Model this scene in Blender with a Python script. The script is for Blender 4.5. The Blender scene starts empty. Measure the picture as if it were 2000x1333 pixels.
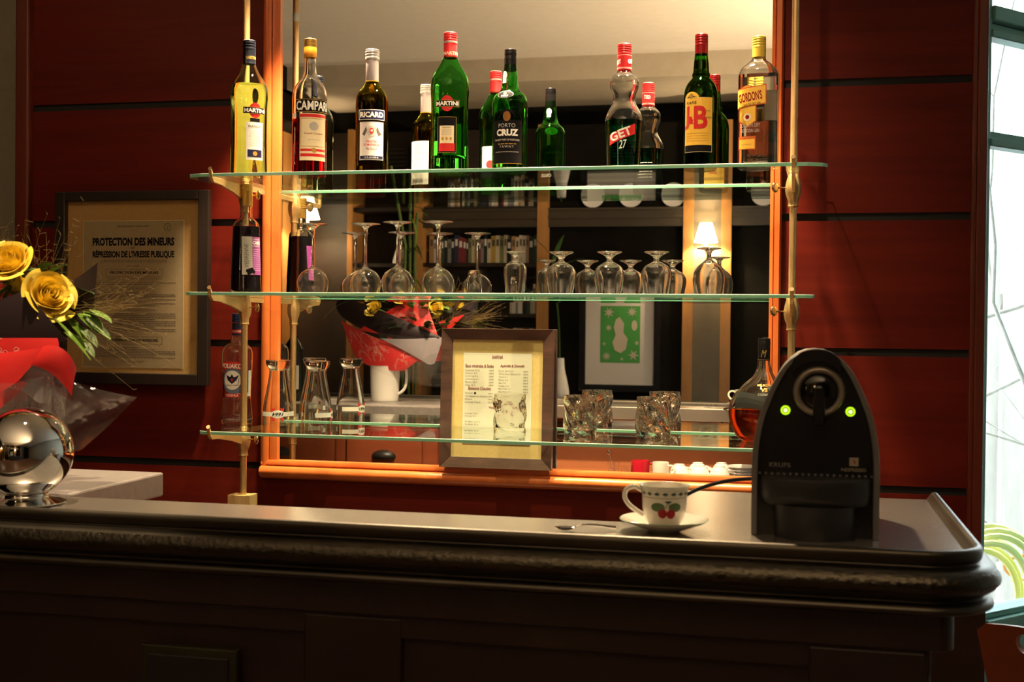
import bpy, bmesh, math, random
from math import sin, cos, pi, radians as RAD
from mathutils import Vector, Matrix
random.seed(7)
S = bpy.context.scene
COL = S.collection

# ------------------------------------------------------------------ camera
cam_d = bpy.data.cameras.new('camera'); cam = bpy.data.objects.new('camera', cam_d); COL.objects.link(cam)
S.camera = cam
cam_d.sensor_width = 36; cam_d.lens = 2430.78 / 2000 * 36
cam_d.clip_start = 0.05; cam_d.clip_end = 100
yaw, pitch, roll = 0.22545389, -0.01292555, 0.01023706
F = Vector((-sin(yaw)*cos(pitch), cos(yaw)*cos(pitch), sin(pitch))); Rt = Vector((cos(yaw), sin(yaw), 0)); Up = Rt.cross(F)
r_ = Rt*cos(roll) + Up*sin(roll); u_ = -Rt*sin(roll) + Up*cos(roll)
M = Matrix((r_, u_, -F)).transposed().to_4x4(); M.translation = Vector((0, -3.25, 1.41)); cam.matrix_world = M
cam_d.dof.use_dof = True; cam_d.dof.focus_distance = 3.15; cam_d.dof.aperture_fstop = 8.0

# ------------------------------------------------------------------ world and colour
W = bpy.data.worlds.new('World'); S.world = W; W.use_nodes = True
bg = W.node_tree.nodes['Background']; bg.inputs[0].default_value = (0.86, 0.95, 1.0, 1); bg.inputs[1].default_value = 9.0
S.view_settings.view_transform = 'Standard'; S.view_settings.look = 'None'; S.view_settings.gamma = 1.0
S.view_settings.use_curve_mapping = False
S.view_settings.exposure = 0.2
cy = S.cycles
cy.max_bounces = 24; cy.transmission_bounces = 22; cy.glossy_bounces = 10; cy.diffuse_bounces = 4; cy.transparent_max_bounces = 40
cy.sample_clamp_indirect = 18.0

# ------------------------------------------------------------------ lights
def light(kind, name, loc, target, power, color, size=0.1, **k):
    d = bpy.data.lights.new(name, kind); d.energy = power; d.color = color
    if kind == 'AREA':
        d.shape = 'RECTANGLE'; d.size = size; d.size_y = k.get('size_y', size)
    else:
        d.shadow_soft_size = size
    if kind == 'SPOT':
        d.spot_size = RAD(k.get('angle', 60)); d.spot_blend = k.get('blend', 0.3)
    o = bpy.data.objects.new(name, d); COL.objects.link(o); o.location = loc
    v = Vector(target) - Vector(loc); o.rotation_euler = v.to_track_quat('-Z', 'Y').to_euler()
    return o
WARM = (1.0, 0.66, 0.34); WARM2 = (1.0, 0.73, 0.44)
# halogen spots in the canopy above the mirror: some wash the shelves, two reach the service side of the bar
for x, dx, a in ((-1.22, 0.0, 56), (-0.74, 0.0, 60), (-0.26, -0.12, 50)):
    light('SPOT', 'canopy_spot_light', (x, -0.24, 2.62), (x + dx, -0.12, 1.0), 300, WARM2, 0.04, angle=a, blend=0.25)
for x, p in ((-1.05, 200), (-0.42, 230)):
    light('SPOT', 'canopy_bar_spot_light', (x, -0.28, 2.62), (x + 0.10, -1.18, 1.0), p, WARM2, 0.03, angle=48, blend=0.6)
# added ceiling spots, no fittings seen: one lights the flowers, one the bottle fronts
light('SPOT', 'added_ceiling_spot', (-1.15, -1.75, 3.32), (-1.34, -1.30, 1.4), 260, WARM2, 0.03, angle=34, blend=0.7)
light('SPOT', 'added_ceiling_spot', (-0.55, -1.45, 3.32), (-0.60, -0.20, 1.6), 120, WARM2, 0.03, angle=56, blend=0.8)
# added unseen uplight that brightens the ceiling, no fitting modelled
light('SPOT', 'ceiling_fill_uplight', (1.6, -4.0, 1.7), (-0.9, -4.3, 3.4), 800, WARM2, 0.15, angle=92, blend=1.0)
# unseen spot aimed at the wall around the notice
light('SPOT', 'left_wall_spot_light', (-2.3, -1.6, 2.9), (-1.95, 0.0, 1.75), 12, WARM, 0.05, angle=70, blend=0.8)

# ------------------------------------------------------------------ materials
MATS = {}
def P(name, col=(0.8, 0.8, 0.8), rough=0.5, metal=0.0, spec=0.5, coat=0.0, emis=None, es=1.0, alpha=None, trans=0.0, ior=None, sheen=0):
    if name in MATS: return MATS[name]
    m = bpy.data.materials.new(name); m.use_nodes = True; b = m.node_tree.nodes['Principled BSDF']
    b.inputs['Base Color'].default_value = (*col, 1); b.inputs['Roughness'].default_value = rough
    b.inputs['Metallic'].default_value = metal; b.inputs['Specular IOR Level'].default_value = spec
    b.inputs['Coat Weight'].default_value = coat; b.inputs['Coat Roughness'].default_value = 0.08
    b.inputs['Transmission Weight'].default_value = trans
    if ior: b.inputs['IOR'].default_value = ior
    if emis: b.inputs['Emission Color'].default_value = (*emis, 1); b.inputs['Emission Strength'].default_value = es
    if alpha is not None: b.inputs['Alpha'].default_value = alpha
    MATS[name] = m; return m
def NT(m): return m.node_tree.nodes, m.node_tree.links, m.node_tree.nodes['Principled BSDF']
def wood(name, c1, c2, scale=(3, 3, 3), rough=0.35, coat=0.0, bump=0.0, stretch='x', spec=0.5, detail=6):
    m = P(name, c1, rough, coat=coat, spec=spec); n, l, b = NT(m)
    tc = n.new('ShaderNodeTexCoord'); mp = n.new('ShaderNodeMapping'); mp.inputs['Scale'].default_value = scale
    nz = n.new('ShaderNodeTexNoise'); nz.inputs['Scale'].default_value = 6; nz.inputs['Detail'].default_value = detail; nz.inputs['Roughness'].default_value = 0.6
    nz2 = n.new('ShaderNodeTexNoise'); nz2.inputs['Scale'].default_value = 1.3; nz2.inputs['Detail'].default_value = 2
    mx = n.new('ShaderNodeMath'); mx.operation = 'ADD'; h = n.new('ShaderNodeMath'); h.operation = 'MULTIPLY'; h.inputs[1].default_value = 0.5
    cr = n.new('ShaderNodeValToRGB'); cr.color_ramp.elements[0].position = 0.32; cr.color_ramp.elements[1].position = 0.68
    cr.color_ramp.elements[0].color = (*c1, 1); cr.color_ramp.elements[1].color = (*c2, 1)
    l.new(tc.outputs['Object'], mp.inputs[0]); l.new(mp.outputs[0], nz.inputs[0]); l.new(mp.outputs[0], nz2.inputs[0])
    l.new(nz.outputs[0], mx.inputs[0]); l.new(nz2.outputs[0], mx.inputs[1]); l.new(mx.outputs[0], h.inputs[0]); l.new(h.outputs[0], cr.inputs[0])
    l.new(cr.outputs[0], b.inputs['Base Color'])
    if bump:
        bp = n.new('ShaderNodeBump'); bp.inputs['Strength'].default_value = bump; bp.inputs['Distance'].default_value = 0.001
        l.new(nz.outputs[0], bp.inputs['Height']); l.new(bp.outputs[0], b.inputs['Normal'])
    return m
def noisy(name, c1, c2, sc=20, rough=0.5, metal=0, bump=0, bdist=0.002, spec=0.5, r2=None, coat=0, kind='noise'):
    m = P(name, c1, rough, metal, spec, coat); n, l, b = NT(m)
    tc = n.new('ShaderNodeTexCoord')
    if kind == 'voronoi': nz = n.new('ShaderNodeTexVoronoi'); nz.inputs['Scale'].default_value = sc
    else: nz = n.new('ShaderNodeTexNoise'); nz.inputs['Scale'].default_value = sc; nz.inputs['Detail'].default_value = 5
    cr = n.new('ShaderNodeValToRGB'); cr.color_ramp.elements[0].position = 0.3; cr.color_ramp.elements[1].position = 0.7
    cr.color_ramp.elements[0].color = (*c1, 1); cr.color_ramp.elements[1].color = (*c2, 1)
    l.new(tc.outputs['Object'], nz.inputs['Vector']); l.new(nz.outputs[0], cr.inputs[0]); l.new(cr.outputs[0], b.inputs['Base Color'])
    if r2 is not None:
        mr = n.new('ShaderNodeMapRange'); mr.inputs[1].default_value = 0.3; mr.inputs[2].default_value = 0.7; mr.inputs[3].default_value = rough; mr.inputs[4].default_value = r2
        l.new(nz.outputs[0], mr.inputs[0]); l.new(mr.outputs[0], b.inputs['Roughness'])
    if bump:
        bp = n.new('ShaderNodeBump'); bp.inputs['Strength'].default_value = bump; bp.inputs['Distance'].default_value = bdist
        l.new(nz.outputs[0], bp.inputs['Height']); l.new(bp.outputs[0], b.inputs['Normal'])
    return m
def glass(name, col=(1, 1, 1), ior=1.5, rough=0.0, bump=0.0, bsc=60):
    if name in MATS: return MATS[name]
    m = bpy.data.materials.new(name); m.use_nodes = True; n = m.node_tree.nodes; l = m.node_tree.links; n.clear()
    o = n.new('ShaderNodeOutputMaterial'); g = n.new('ShaderNodeBsdfGlass'); g.inputs['Color'].default_value = (*col, 1)
    g.inputs['IOR'].default_value = ior; g.inputs['Roughness'].default_value = rough; l.new(g.outputs[0], o.inputs[0])
    if bump:
        tc = n.new('ShaderNodeTexCoord'); nz = n.new('ShaderNodeTexNoise'); nz.inputs['Scale'].default_value = bsc
        bp = n.new('ShaderNodeBump'); bp.inputs['Strength'].default_value = bump; bp.inputs['Distance'].default_value = 0.004
        l.new(tc.outputs['Object'], nz.inputs['Vector']); l.new(nz.outputs[0], bp.inputs['Height']); l.new(bp.outputs[0], g.inputs['Normal'])
    MATS[name] = m; return m
def thin(name, col=(1, 1, 1), rough=0.0, ior=1.5, refl=1.0, bump=0.0, bsc=10, haze=0.0):
    """thin sheet of glass: clear, with Fresnel reflections on both sides"""
    if name in MATS: return MATS[name]
    m = bpy.data.materials.new(name); m.use_nodes = True; n = m.node_tree.nodes; l = m.node_tree.links; n.clear()
    o = n.new('ShaderNodeOutputMaterial'); mix = n.new('ShaderNodeMixShader'); t = n.new('ShaderNodeBsdfTransparent'); g = n.new('ShaderNodeBsdfGlossy')
    t.inputs[0].default_value = (*col, 1); g.inputs['Roughness'].default_value = rough; g.inputs['Color'].default_value = (refl, refl, refl, 1)
    fr = n.new('ShaderNodeFresnel'); ge = n.new('ShaderNodeNewGeometry'); mr = n.new('ShaderNodeMapRange')
    mr.inputs[3].default_value = ior; mr.inputs[4].default_value = 1/ior
    l.new(ge.outputs['Backfacing'], mr.inputs[0]); l.new(mr.outputs[0], fr.inputs['IOR'])
    l.new(fr.outputs[0], mix.inputs[0]); l.new(g.outputs[0], mix.inputs[2]); l.new(mix.outputs[0], o.inputs[0])
    if haze:
        d = n.new('ShaderNodeBsdfDiffuse'); d.inputs[0].default_value = (0.9, 0.9, 0.9, 1); m2 = n.new('ShaderNodeMixShader'); m2.inputs[0].default_value = haze
        l.new(t.outputs[0], m2.inputs[1]); l.new(d.outputs[0], m2.inputs[2]); l.new(m2.outputs[0], mix.inputs[1])
    else: l.new(t.outputs[0], mix.inputs[1])
    if bump:
        tc = n.new('ShaderNodeTexCoord'); nz = n.new('ShaderNodeTexNoise'); nz.inputs['Scale'].default_value = bsc
        bp = n.new('ShaderNodeBump'); bp.inputs['Strength'].default_value = bump; bp.inputs['Distance'].default_value = 0.01
        l.new(tc.outputs['Object'], nz.inputs['Vector']); l.new(nz.outputs[0], bp.inputs['Height']); l.new(bp.outputs[0], g.inputs['Normal']); l.new(bp.outputs[0], fr.inputs['Normal'])
    MATS[name] = m; return m
m_panel = wood('mahogany_panel', (0.072, 0.0042, 0.0022), (0.145, 0.0110, 0.0042), (0.35, 3, 6), 0.5, spec=0.15)
m_groove = P('groove_black', (0.004, 0.004, 0.004), 0.7)
m_frame = wood('frame_orange_wood', (0.55, 0.10, 0.020), (0.70, 0.17, 0.038), (3, 3, 1.0), 0.32, coat=0.2)
m_trim = wood('trim_red_wood', (0.085, 0.012, 0.005), (0.14, 0.02, 0.008), (6, 6, 0.5), 0.4)
m_plaster = noisy('plaster_grey', (0.17, 0.15, 0.11), (0.19, 0.17, 0.13), 30, 0.9)
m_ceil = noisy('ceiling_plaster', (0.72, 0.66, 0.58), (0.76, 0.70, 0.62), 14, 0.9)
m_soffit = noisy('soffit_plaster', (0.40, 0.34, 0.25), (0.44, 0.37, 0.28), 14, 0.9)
m_dark = noisy('dark_wall', (0.005, 0.0042, 0.0028), (0.009, 0.0075, 0.005), 9, 0.8, spec=0.08)
m_floor = wood('floor_boards', (0.10, 0.05, 0.025), (0.16, 0.08, 0.04), (1, 6, 1), 0.4)
m_mirror = P('mirror_silver', (0.88, 0.89, 0.87), 0.0, 1.0)
m_brass = noisy('brass_satin', (0.72, 0.46, 0.20), (0.80, 0.53, 0.25), 40, 0.42, 0.8)
m_brass_hi = P('brass_polished', (0.78, 0.55, 0.30), 0.22, 1.0)
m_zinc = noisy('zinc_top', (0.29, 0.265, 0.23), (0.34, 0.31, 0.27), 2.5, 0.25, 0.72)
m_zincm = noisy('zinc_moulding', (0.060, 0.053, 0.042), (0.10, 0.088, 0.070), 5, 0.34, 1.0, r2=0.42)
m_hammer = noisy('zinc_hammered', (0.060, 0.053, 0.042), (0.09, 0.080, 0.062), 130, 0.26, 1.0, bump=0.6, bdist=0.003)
m_barwood = wood('bar_front_wood', (0.014, 0.005, 0.003), (0.026, 0.009, 0.005), (1.0, 4, 6), 0.45)
m_slab = noisy('grey_stone', (0.22, 0.20, 0.19), (0.28, 0.25, 0.24), 60, 0.35, bump=0.05)
m_edge = P('glass_green_edge', (0.22, 0.56, 0.38), 0.10, 0.0, 0.9)
_n, _l, _b = NT(m_edge); _o = _n['Material Output']; _mx = _n.new('ShaderNodeMixShader'); _t = _n.new('ShaderNodeBsdfTransparent'); _t.inputs[0].default_value = (0.80, 0.93, 0.86, 1)
_g = _n.new('ShaderNodeNewGeometry'); _l.new(_g.outputs['Backfacing'], _mx.inputs[0]); _l.new(_b.outputs[0], _mx.inputs[1]); _l.new(_t.outputs[0], _mx.inputs[2]); _l.new(_mx.outputs[0], _o.inputs[0])
m_bevel = P('glass_edge_highlight', (0.70, 0.90, 0.78), 0.35, 0, 0.9)  # pale colour standing in for the spotlight glint along the shelf edges
def back_clear(m):
    n, l, b_ = NT(m); o = n['Material Output']; mx = n.new('ShaderNodeMixShader'); t = n.new('ShaderNodeBsdfTransparent'); g = n.new('ShaderNodeNewGeometry')
    l.new(g.outputs['Backfacing'], mx.inputs[0]); l.new(b_.outputs[0], mx.inputs[1]); l.new(t.outputs[0], mx.inputs[2]); l.new(mx.outputs[0], o.inputs[0])
back_clear(m_bevel)
m_shelfglass = thin('shelf_glass', (0.93, 0.98, 0.95), 0.0, 1.5)
m_pane = thin('picture_glass', (0.97, 0.97, 0.97), 0.01, 1.35)
m_black = P('black_paint', (0.012, 0.011, 0.010), 0.4)
m_dkwood = wood('dark_frame_wood', (0.010, 0.006, 0.005), (0.022, 0.012, 0.009), (8, 8, 1.5), 0.4, coat=0.1)
m_kraft = noisy('kraft_mount', (0.42, 0.25, 0.085), (0.47, 0.29, 0.10), 160, 0.85)
m_paper = noisy('old_paper', (0.33, 0.26, 0.145), (0.37, 0.29, 0.165), 60, 0.9)
m_ink = P('ink_black', (0.006, 0.005, 0.006), 0.7, spec=0.12)
m_inkg = P('ink_grey', (0.10, 0.085, 0.07), 0.8)
m_white = P('label_white', (0.85, 0.83, 0.78), 0.5)
m_cream = P('label_cream', (0.80, 0.68, 0.45), 0.5)
m_gold = P('label_gold', (0.62, 0.38, 0.08), 0.35, 0.4)
m_red = P('label_red', (0.62, 0.02, 0.02), 0.4)
m_redcap = P('cap_red', (0.70, 0.03, 0.035), 0.3, 0.25)
m_dkred = P('cap_dark_red', (0.32, 0.012, 0.015), 0.3, 0.4)
m_goldcap = P('cap_gold', (0.70, 0.42, 0.10), 0.28, 0.8)
m_silver = P('cap_silver', (0.72, 0.68, 0.68), 0.3, 0.7)
m_yellow = P('label_yellow', (0.85, 0.50, 0.06), 0.45)
m_yelcap = P('cap_yellow', (0.82, 0.56, 0.08), 0.35, 0.3)
m_navy = P('label_navy', (0.012, 0.015, 0.06), 0.35)
m_bluecap = P('cap_blue', (0.02, 0.04, 0.16), 0.3, 0.4)
m_purple = P('label_purple', (0.30, 0.04, 0.26), 0.45)
m_grey = P('label_grey', (0.45, 0.43, 0.40), 0.5)
m_blackgloss = P('cap_black', (0.012, 0.012, 0.014), 0.2, 0.0, 0.6)
g_clear = glass('clear_glass', (0.985, 0.99, 0.985), 1.5, 0.02)
g_thinclear = glass('stemware_glass', (0.995, 0.995, 0.99), 1.5, 0.04)
g_pale = glass('pale_green_glass', (0.93, 0.98, 0.88), 1.5)
g_green = glass('green_glass', (0.50, 0.86, 0.46), 1.5)
g_dkgreen = glass('dark_green_glass', (0.36, 0.74, 0.24), 1.5)
g_olive = glass('olive_glass', (0.66, 0.64, 0.22), 1.5)
l_bianco = glass('liquid_pale', (0.80, 0.89, 0.60), 1.36)
l_red = glass('liquid_red', (0.80, 0.02, 0.02), 1.36)
l_get = glass('liquid_green', (0.0, 0.36, 0.22), 1.36)
l_dark = glass('liquid_dark', (0.10, 0.02, 0.03), 1.36)
l_brown = glass('liquid_brown', (0.75, 0.58, 0.20), 1.36)
l_clear = glass('liquid_clear', (0.98, 0.98, 0.97), 1.33)
l_amber = glass('liquid_amber', (0.90, 0.42, 0.10), 1.36)
g_tumbler = glass('wavy_glass', (0.985, 0.985, 0.97), 1.5, bump=0.5, bsc=70)
m_chrome = P('chrome', (0.80, 0.79, 0.77), 0.03, 1.0)
m_china = P('china', (0.80, 0.76, 0.66), 0.12, 0, 0.6, coat=0.4)
m_chinaw = P('china_white', (0.82, 0.80, 0.76), 0.15, 0, 0.5)
m_oak = wood('pale_block_wood', (0.55, 0.32, 0.13), (0.72, 0.48, 0.22), (18, 18, 1.2), 0.6)
m_post = wood('post_wood', (0.42, 0.19, 0.05), (0.55, 0.27, 0.08), (4, 4, 1), 0.5)

# ------------------------------------------------------------------ mesh helpers
class MB:
    def __init__(s): s.v = []; s.f = []; s.m = []; s.mats = []
    def mi(s, m):
        if m not in s.mats: s.mats.append(m)
        return s.mats.index(m)
    def add(s, vs, fs, m):
        o = len(s.v); k = s.mi(m); s.v += [tuple(v) for v in vs]
        for f in fs: s.f.append([o + i for i in f]); s.m.append(k)
        return s
    def box(s, a, b, m, mat=None):
        x0, y0, z0 = a; x1, y1, z1 = b
        vs = [Vector(p) for p in ((x0,y0,z0),(x1,y0,z0),(x1,y1,z0),(x0,y1,z0),(x0,y0,z1),(x1,y0,z1),(x1,y1,z1),(x0,y1,z1))]
        if mat is not None: vs = [mat @ v for v in vs]
        return s.add(vs, [(0,3,2,1),(4,5,6,7),(0,1,5,4),(1,2,6,5),(2,3,7,6),(3,0,4,7)], m)
    def lathe(s, prof, m, seg=48, cross=None, mat=None, closed=False):
        """prof: (r,z) list; r==0 ends become poles"""
        vs = []; fs = []; rings = []
        for r, z in prof:
            if r <= 1e-7: rings.append([len(vs)]); vs.append(Vector((0, 0, z)))
            else:
                ring = []
                for i in range(seg):
                    t = 2*pi*i/seg
                    if cross: x, y = cross(r, t)
                    else: x, y = r*sin(t), -r*cos(t)
                    ring.append(len(vs)); vs.append(Vector((x, y, z)))
                rings.append(ring)
        pairs = list(zip(rings, rings[1:])) + ([(rings[-1], rings[0])] if closed else [])
        for a, b in pairs:
            for i in range(seg):
                j = (i+1) % seg
                if len(a) == 1 and len(b) == 1: continue
                if len(a) == 1: fs.append((a[0], b[j], b[i]))
                elif len(b) == 1: fs.append((a[i], a[j], b[0]))
                else: fs.append((a[i], a[j], b[j], b[i]))
        if mat is not None: vs = [mat @ v for v in vs]
        return s.add(vs, fs, m)
    def tube(s, pts, r, m, seg=10, caps=True, closed=False):
        pts = [Vector(p) for p in pts]; n = len(pts); vs = []; fs = []
        rr = r if isinstance(r, (list, tuple)) else [r]*n
        up = None
        for i, p in enumerate(pts):
            d = (pts[(i+1) % n] - pts[i-1]) if closed else (pts[min(i+1, n-1)] - pts[max(i-1, 0)])
            if d.length < 1e-9: d = Vector((0, 0, 1))
            d.normalize()
            if up is None: up = Vector((0, 0, 1)) if abs(d.z) < 0.9 else Vector((1, 0, 0))
            a = d.cross(up)
            if a.length < 1e-6: a = d.orthogonal()
            a.normalize(); b = a.cross(d).normalized(); up = b
            for k in range(seg):
                t = 2*pi*k/seg; vs.append(p + (a*cos(t) + b*sin(t))*rr[i])
        for i in range(n if closed else n-1):
            for k in range(seg):
                k2 = (k+1) % seg; i2 = (i+1) % n
                fs.append((i*seg+k, i2*seg+k, i2*seg+k2, i*seg+k2))
        if caps and not closed:
            fs.append(tuple(range(seg))); fs.append(tuple(reversed(range((n-1)*seg, n*seg))))
        return s.add(vs, fs, m)
    def prism(s, outline, y0, y1, m, mat=None):
        """outline in (x,z); extruded along y"""
        n = len(outline); vs = [Vector((x, y0, z)) for x, z in outline] + [Vector((x, y1, z)) for x, z in outline]
        if mat is not None: vs = [mat @ v for v in vs]
        fs = [tuple(range(n)), tuple(reversed(range(n, 2*n)))] + [(i, i+n, (i+1) % n + n, (i+1) % n) for i in range(n)]
        return s.add(vs, fs, m)
    def slabz(s, outline, z0, z1, m):
        n = len(outline); vs = [Vector((x, y, z0)) for x, y in outline] + [Vector((x, y, z1)) for x, y in outline]
        fs = [tuple(reversed(range(n))), tuple(range(n, 2*n))] + [(i, (i+1) % n, (i+1) % n + n, i+n) for i in range(n)]
        return s.add(vs, fs, m)
    def grid(s, fn, nu, nv, m, flip=False):
        vs = [fn(i/nu, j/nv) for j in range(nv+1) for i in range(nu+1)]
        fs = []
        for j in range(nv):
            for i in range(nu):
                a = j*(nu+1)+i; q = (a, a+1, a+nu+2, a+nu+1); fs.append(q[::-1] if flip else q)
        return s.add(vs, fs, m)
    def build(s, name, parent=None, loc=None, smooth=True, angle=35, fix=False, bevel=0):
        me = bpy.data.meshes.new(name); me.from_pydata(s.v, [], s.f)
        for m in s.mats: me.materials.append(m)
        me.polygons.foreach_set('material_index', s.m)
        if fix:
            bm = bmesh.new(); bm.from_mesh(me); bmesh.ops.remove_doubles(bm, verts=bm.verts, dist=1e-5); bmesh.ops.recalc_face_normals(bm, faces=bm.faces); bm.to_mesh(me); bm.free()
        if smooth:
            me.polygons.foreach_set('use_smooth', [True]*len(me.polygons)); me.set_sharp_from_angle(angle=RAD(angle))
        me.update()
        o = bpy.data.objects.new(name, me); COL.objects.link(o)
        if parent: o.parent = parent
        if loc: o.location = loc
        if bevel:
            b = o.modifiers.new('bevel', 'BEVEL'); b.width = bevel; b.segments = 2; b.limit_method = 'ANGLE'; b.harden_normals = False
        return o
def tag(o, label=None, cat=None, group=None, kind=None):
    if label: o['label'] = label
    if cat: o['category'] = cat
    if group: o['group'] = group
    if kind: o['kind'] = kind
    return o
def thing(name, loc, label, cat, rz=0, group=None):
    o = bpy.data.objects.new(name, None); o.empty_display_size = 0.05; COL.objects.link(o); o.location = loc; o.rotation_euler = (0, 0, RAD(rz))
    return tag(o, label, cat, group)
def struct(name, mb, label=None, **k):
    o = mb.build(name, **k); o['kind'] = 'structure'
    if label: o['label'] = label
    return o
def dup(root, loc, rz=None, label=None):
    r = root.copy(); COL.objects.link(r); r.location = loc
    if rz is not None: r.rotation_euler.z = RAD(rz)
    if label: r['label'] = label
    for ch in list(root.children):
        c = ch.copy(); COL.objects.link(c); c.parent = r
        for g in list(ch.children):
            d = g.copy(); COL.objects.link(d); d.parent = c
    return r
def catmull(pts, n=4):
    out = []
    for i in range(len(pts)-1):
        p0 = pts[max(i-1, 0)]; p1 = pts[i]; p2 = pts[i+1]; p3 = pts[min(i+2, len(pts)-1)]
        for k in range(n):
            t = k/n
            out.append(tuple(0.5*((2*b) + (-a+c)*t + (2*a-5*b+4*c-d)*t*t + (-a+3*b-3*c+d)*t**3) for a, b, c, d in zip(p0, p1, p2, p3)))
    out.append(tuple(pts[-1])); return out
def rad_at(prof, z):
    for (r0, z0), (r1, z1) in zip(prof, prof[1:]):
        if z0 <= z <= z1 and z1 > z0: return r0 + (r1-r0)*(z-z0)/(z1-z0)
    return prof[-1][0]
_tc = {}
def text_mesh(body, bold=0.0, shear=0.0, space=1.0):
    k = (body, bold, shear, space)
    if k in _tc: return _tc[k]
    c = bpy.data.curves.new('lettering', 'FONT'); c.body = body; c.size = 1.0; c.offset = bold; c.shear = shear; c.space_character = space; c.resolution_u = 3
    o = bpy.data.objects.new('lettering', c); COL.objects.link(o)
    dg = bpy.context.evaluated_depsgraph_get(); me = bpy.data.meshes.new_from_object(o.evaluated_get(dg))
    vs = [v.co.copy() for v in me.vertices]; fs = [tuple(p.vertices) for p in me.polygons]
    bpy.data.objects.remove(o); bpy.data.curves.remove(c); bpy.data.meshes.remove(me)
    if vs:
        x0 = min(v.x for v in vs); x1 = max(v.x for v in vs); y0 = min(v.y for v in vs); y1 = max(v.y for v in vs)
    else: x0 = x1 = y0 = y1 = 0
    _tc[k] = (vs, fs, x0, x1, y0, y1); return _tc[k]
class Decal:
    """flat artwork laid on a surface; surf(u, v, off) -> point, u to the right, v up, metres"""
    def __init__(s, surf, step=0.0003): s.surf = surf; s.b = MB(); s.step = step
    def rect(s, u0, v0, u1, v1, m, ly=1, nu=None, nv=None):
        nu = nu or max(1, int(abs(u1-u0)/0.004)) if s.curved else 1; nv = nv or (max(1, int(abs(v1-v0)/0.006)) if s.curved else 1)
        s.b.grid(lambda a, b: s.surf(u0+(u1-u0)*a, v0+(v1-v0)*b, ly*s.step), nu, nv, m); return s
    curved = True
    def poly(s, pts, m, ly=1):
        s.b.add([s.surf(u, v, ly*s.step) for u, v in pts], [tuple(range(len(pts)))], m); return s
    def fan(s, pts, m, ly=1):
        cu = sum(p[0] for p in pts)/len(pts); cv = sum(p[1] for p in pts)/len(pts); n = len(pts)
        s.b.add([s.surf(cu, cv, ly*s.step)] + [s.surf((cu+u)/2, (cv+v)/2, ly*s.step) for u, v in pts] + [s.surf(u, v, ly*s.step) for u, v in pts],
                [(0, 1+i, 1+(i+1) % n) for i in range(n)] + [(1+i, 1+n+i, 1+n+(i+1) % n, 1+(i+1) % n) for i in range(n)], m); return s
    def ell(s, u, v, a, b, m, ly=1, n=28): return s.fan([(u+a*cos(2*pi*i/n), v+b*sin(2*pi*i/n)) for i in range(n)], m, ly)
    def ring(s, u, v, a, w, m, ly=1, n=32):
        p = [(u+a*cos(2*pi*i/n), v+a*sin(2*pi*i/n)) for i in range(n)]; q = [(u+(a-w)*cos(2*pi*i/n), v+(a-w)*sin(2*pi*i/n)) for i in range(n)]
        s.b.add([s.surf(*x, ly*s.step) for x in p+q], [(i, (i+1) % n, n+(i+1) % n, n+i) for i in range(n)], m); return s
    def box(s, u0, v0, u1, v1, w, m, ly=1):
        return s.rect(u0, v0, u1, v0+w, m, ly).rect(u0, v1-w, u1, v1, m, ly).rect(u0, v0+w, u0+w, v1-w, m, ly).rect(u1-w, v0+w, u1, v1-w, m, ly)
    def text(s, t, u, v, w, h, m, ly=2, bold=0.0, shear=0.0, rot=0.0, space=1.0, align='c', flip=False):
        """fits text into width w (None: natural), height h of its bounding box, anchored at (u,v) centre/left/right, v = bottom"""
        vs, fs, x0, x1, y0, y1 = text_mesh(t, bold, shear, space)
        if not vs: return s
        sy = h/max(y1-y0, 1e-6); sx = sy if w is None else w/max(x1-x0, 1e-6); W_ = (x1-x0)*sx
        ox = {'c': -W_/2, 'l': 0, 'r': -W_}[align]; cr, sr = cos(RAD(rot)), sin(RAD(rot)); P_ = []
        if s.curved and (W_ > 0.008 or h > 0.008):     # slice long faces so that lettering follows the curve
            bm = bmesh.new(); bv = [bm.verts.new(p) for p in vs]
            for f in fs:
                try: bm.faces.new([bv[i] for i in f])
                except ValueError: pass
            k = max(2, int(W_/0.0025))
            for i in range(1, k): bmesh.ops.bisect_plane(bm, geom=bm.verts[:]+bm.edges[:]+bm.faces[:], plane_co=(x0+(x1-x0)*i/k, 0, 0), plane_no=(1, 0, 0))
            bm.verts.index_update(); vs = [v.co.copy() for v in bm.verts]; fs = [tuple(v.index for v in f.verts) for f in bm.faces]; bm.free()
        for p in vs:
            x = (p.x-x0)*sx+ox; y = (p.y-y0)*sy
            if flip: x, y = -x, h-y
            P_.append(s.surf(u+x*cr-y*sr, v+x*sr+y*cr, ly*s.step))
        s.b.add(P_, fs, m); return s
    def scribble(s, u0, u1, v, h, m, ly=2, seed=0):
        """illegible line of print: short strokes"""
        rn = random.Random(seed); u = u0
        while u < u1:
            w = rn.uniform(2.0, 6.5)*h; s.rect(u, v, min(u+w, u1), v+h, m, ly, nu=1, nv=1); u += w+h*0.9
        return s
    def build(s, name, parent): return s.b.build(name, parent, smooth=False)
def flat_surf(origin, ux, n, vz=Vector((0, 0, 1))):
    o = Vector(origin); ux = Vector(ux); n = Vector(n)
    return lambda u, v, off: o + ux*u + vz*v + n*off
def place(px_list): return px_list

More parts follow.
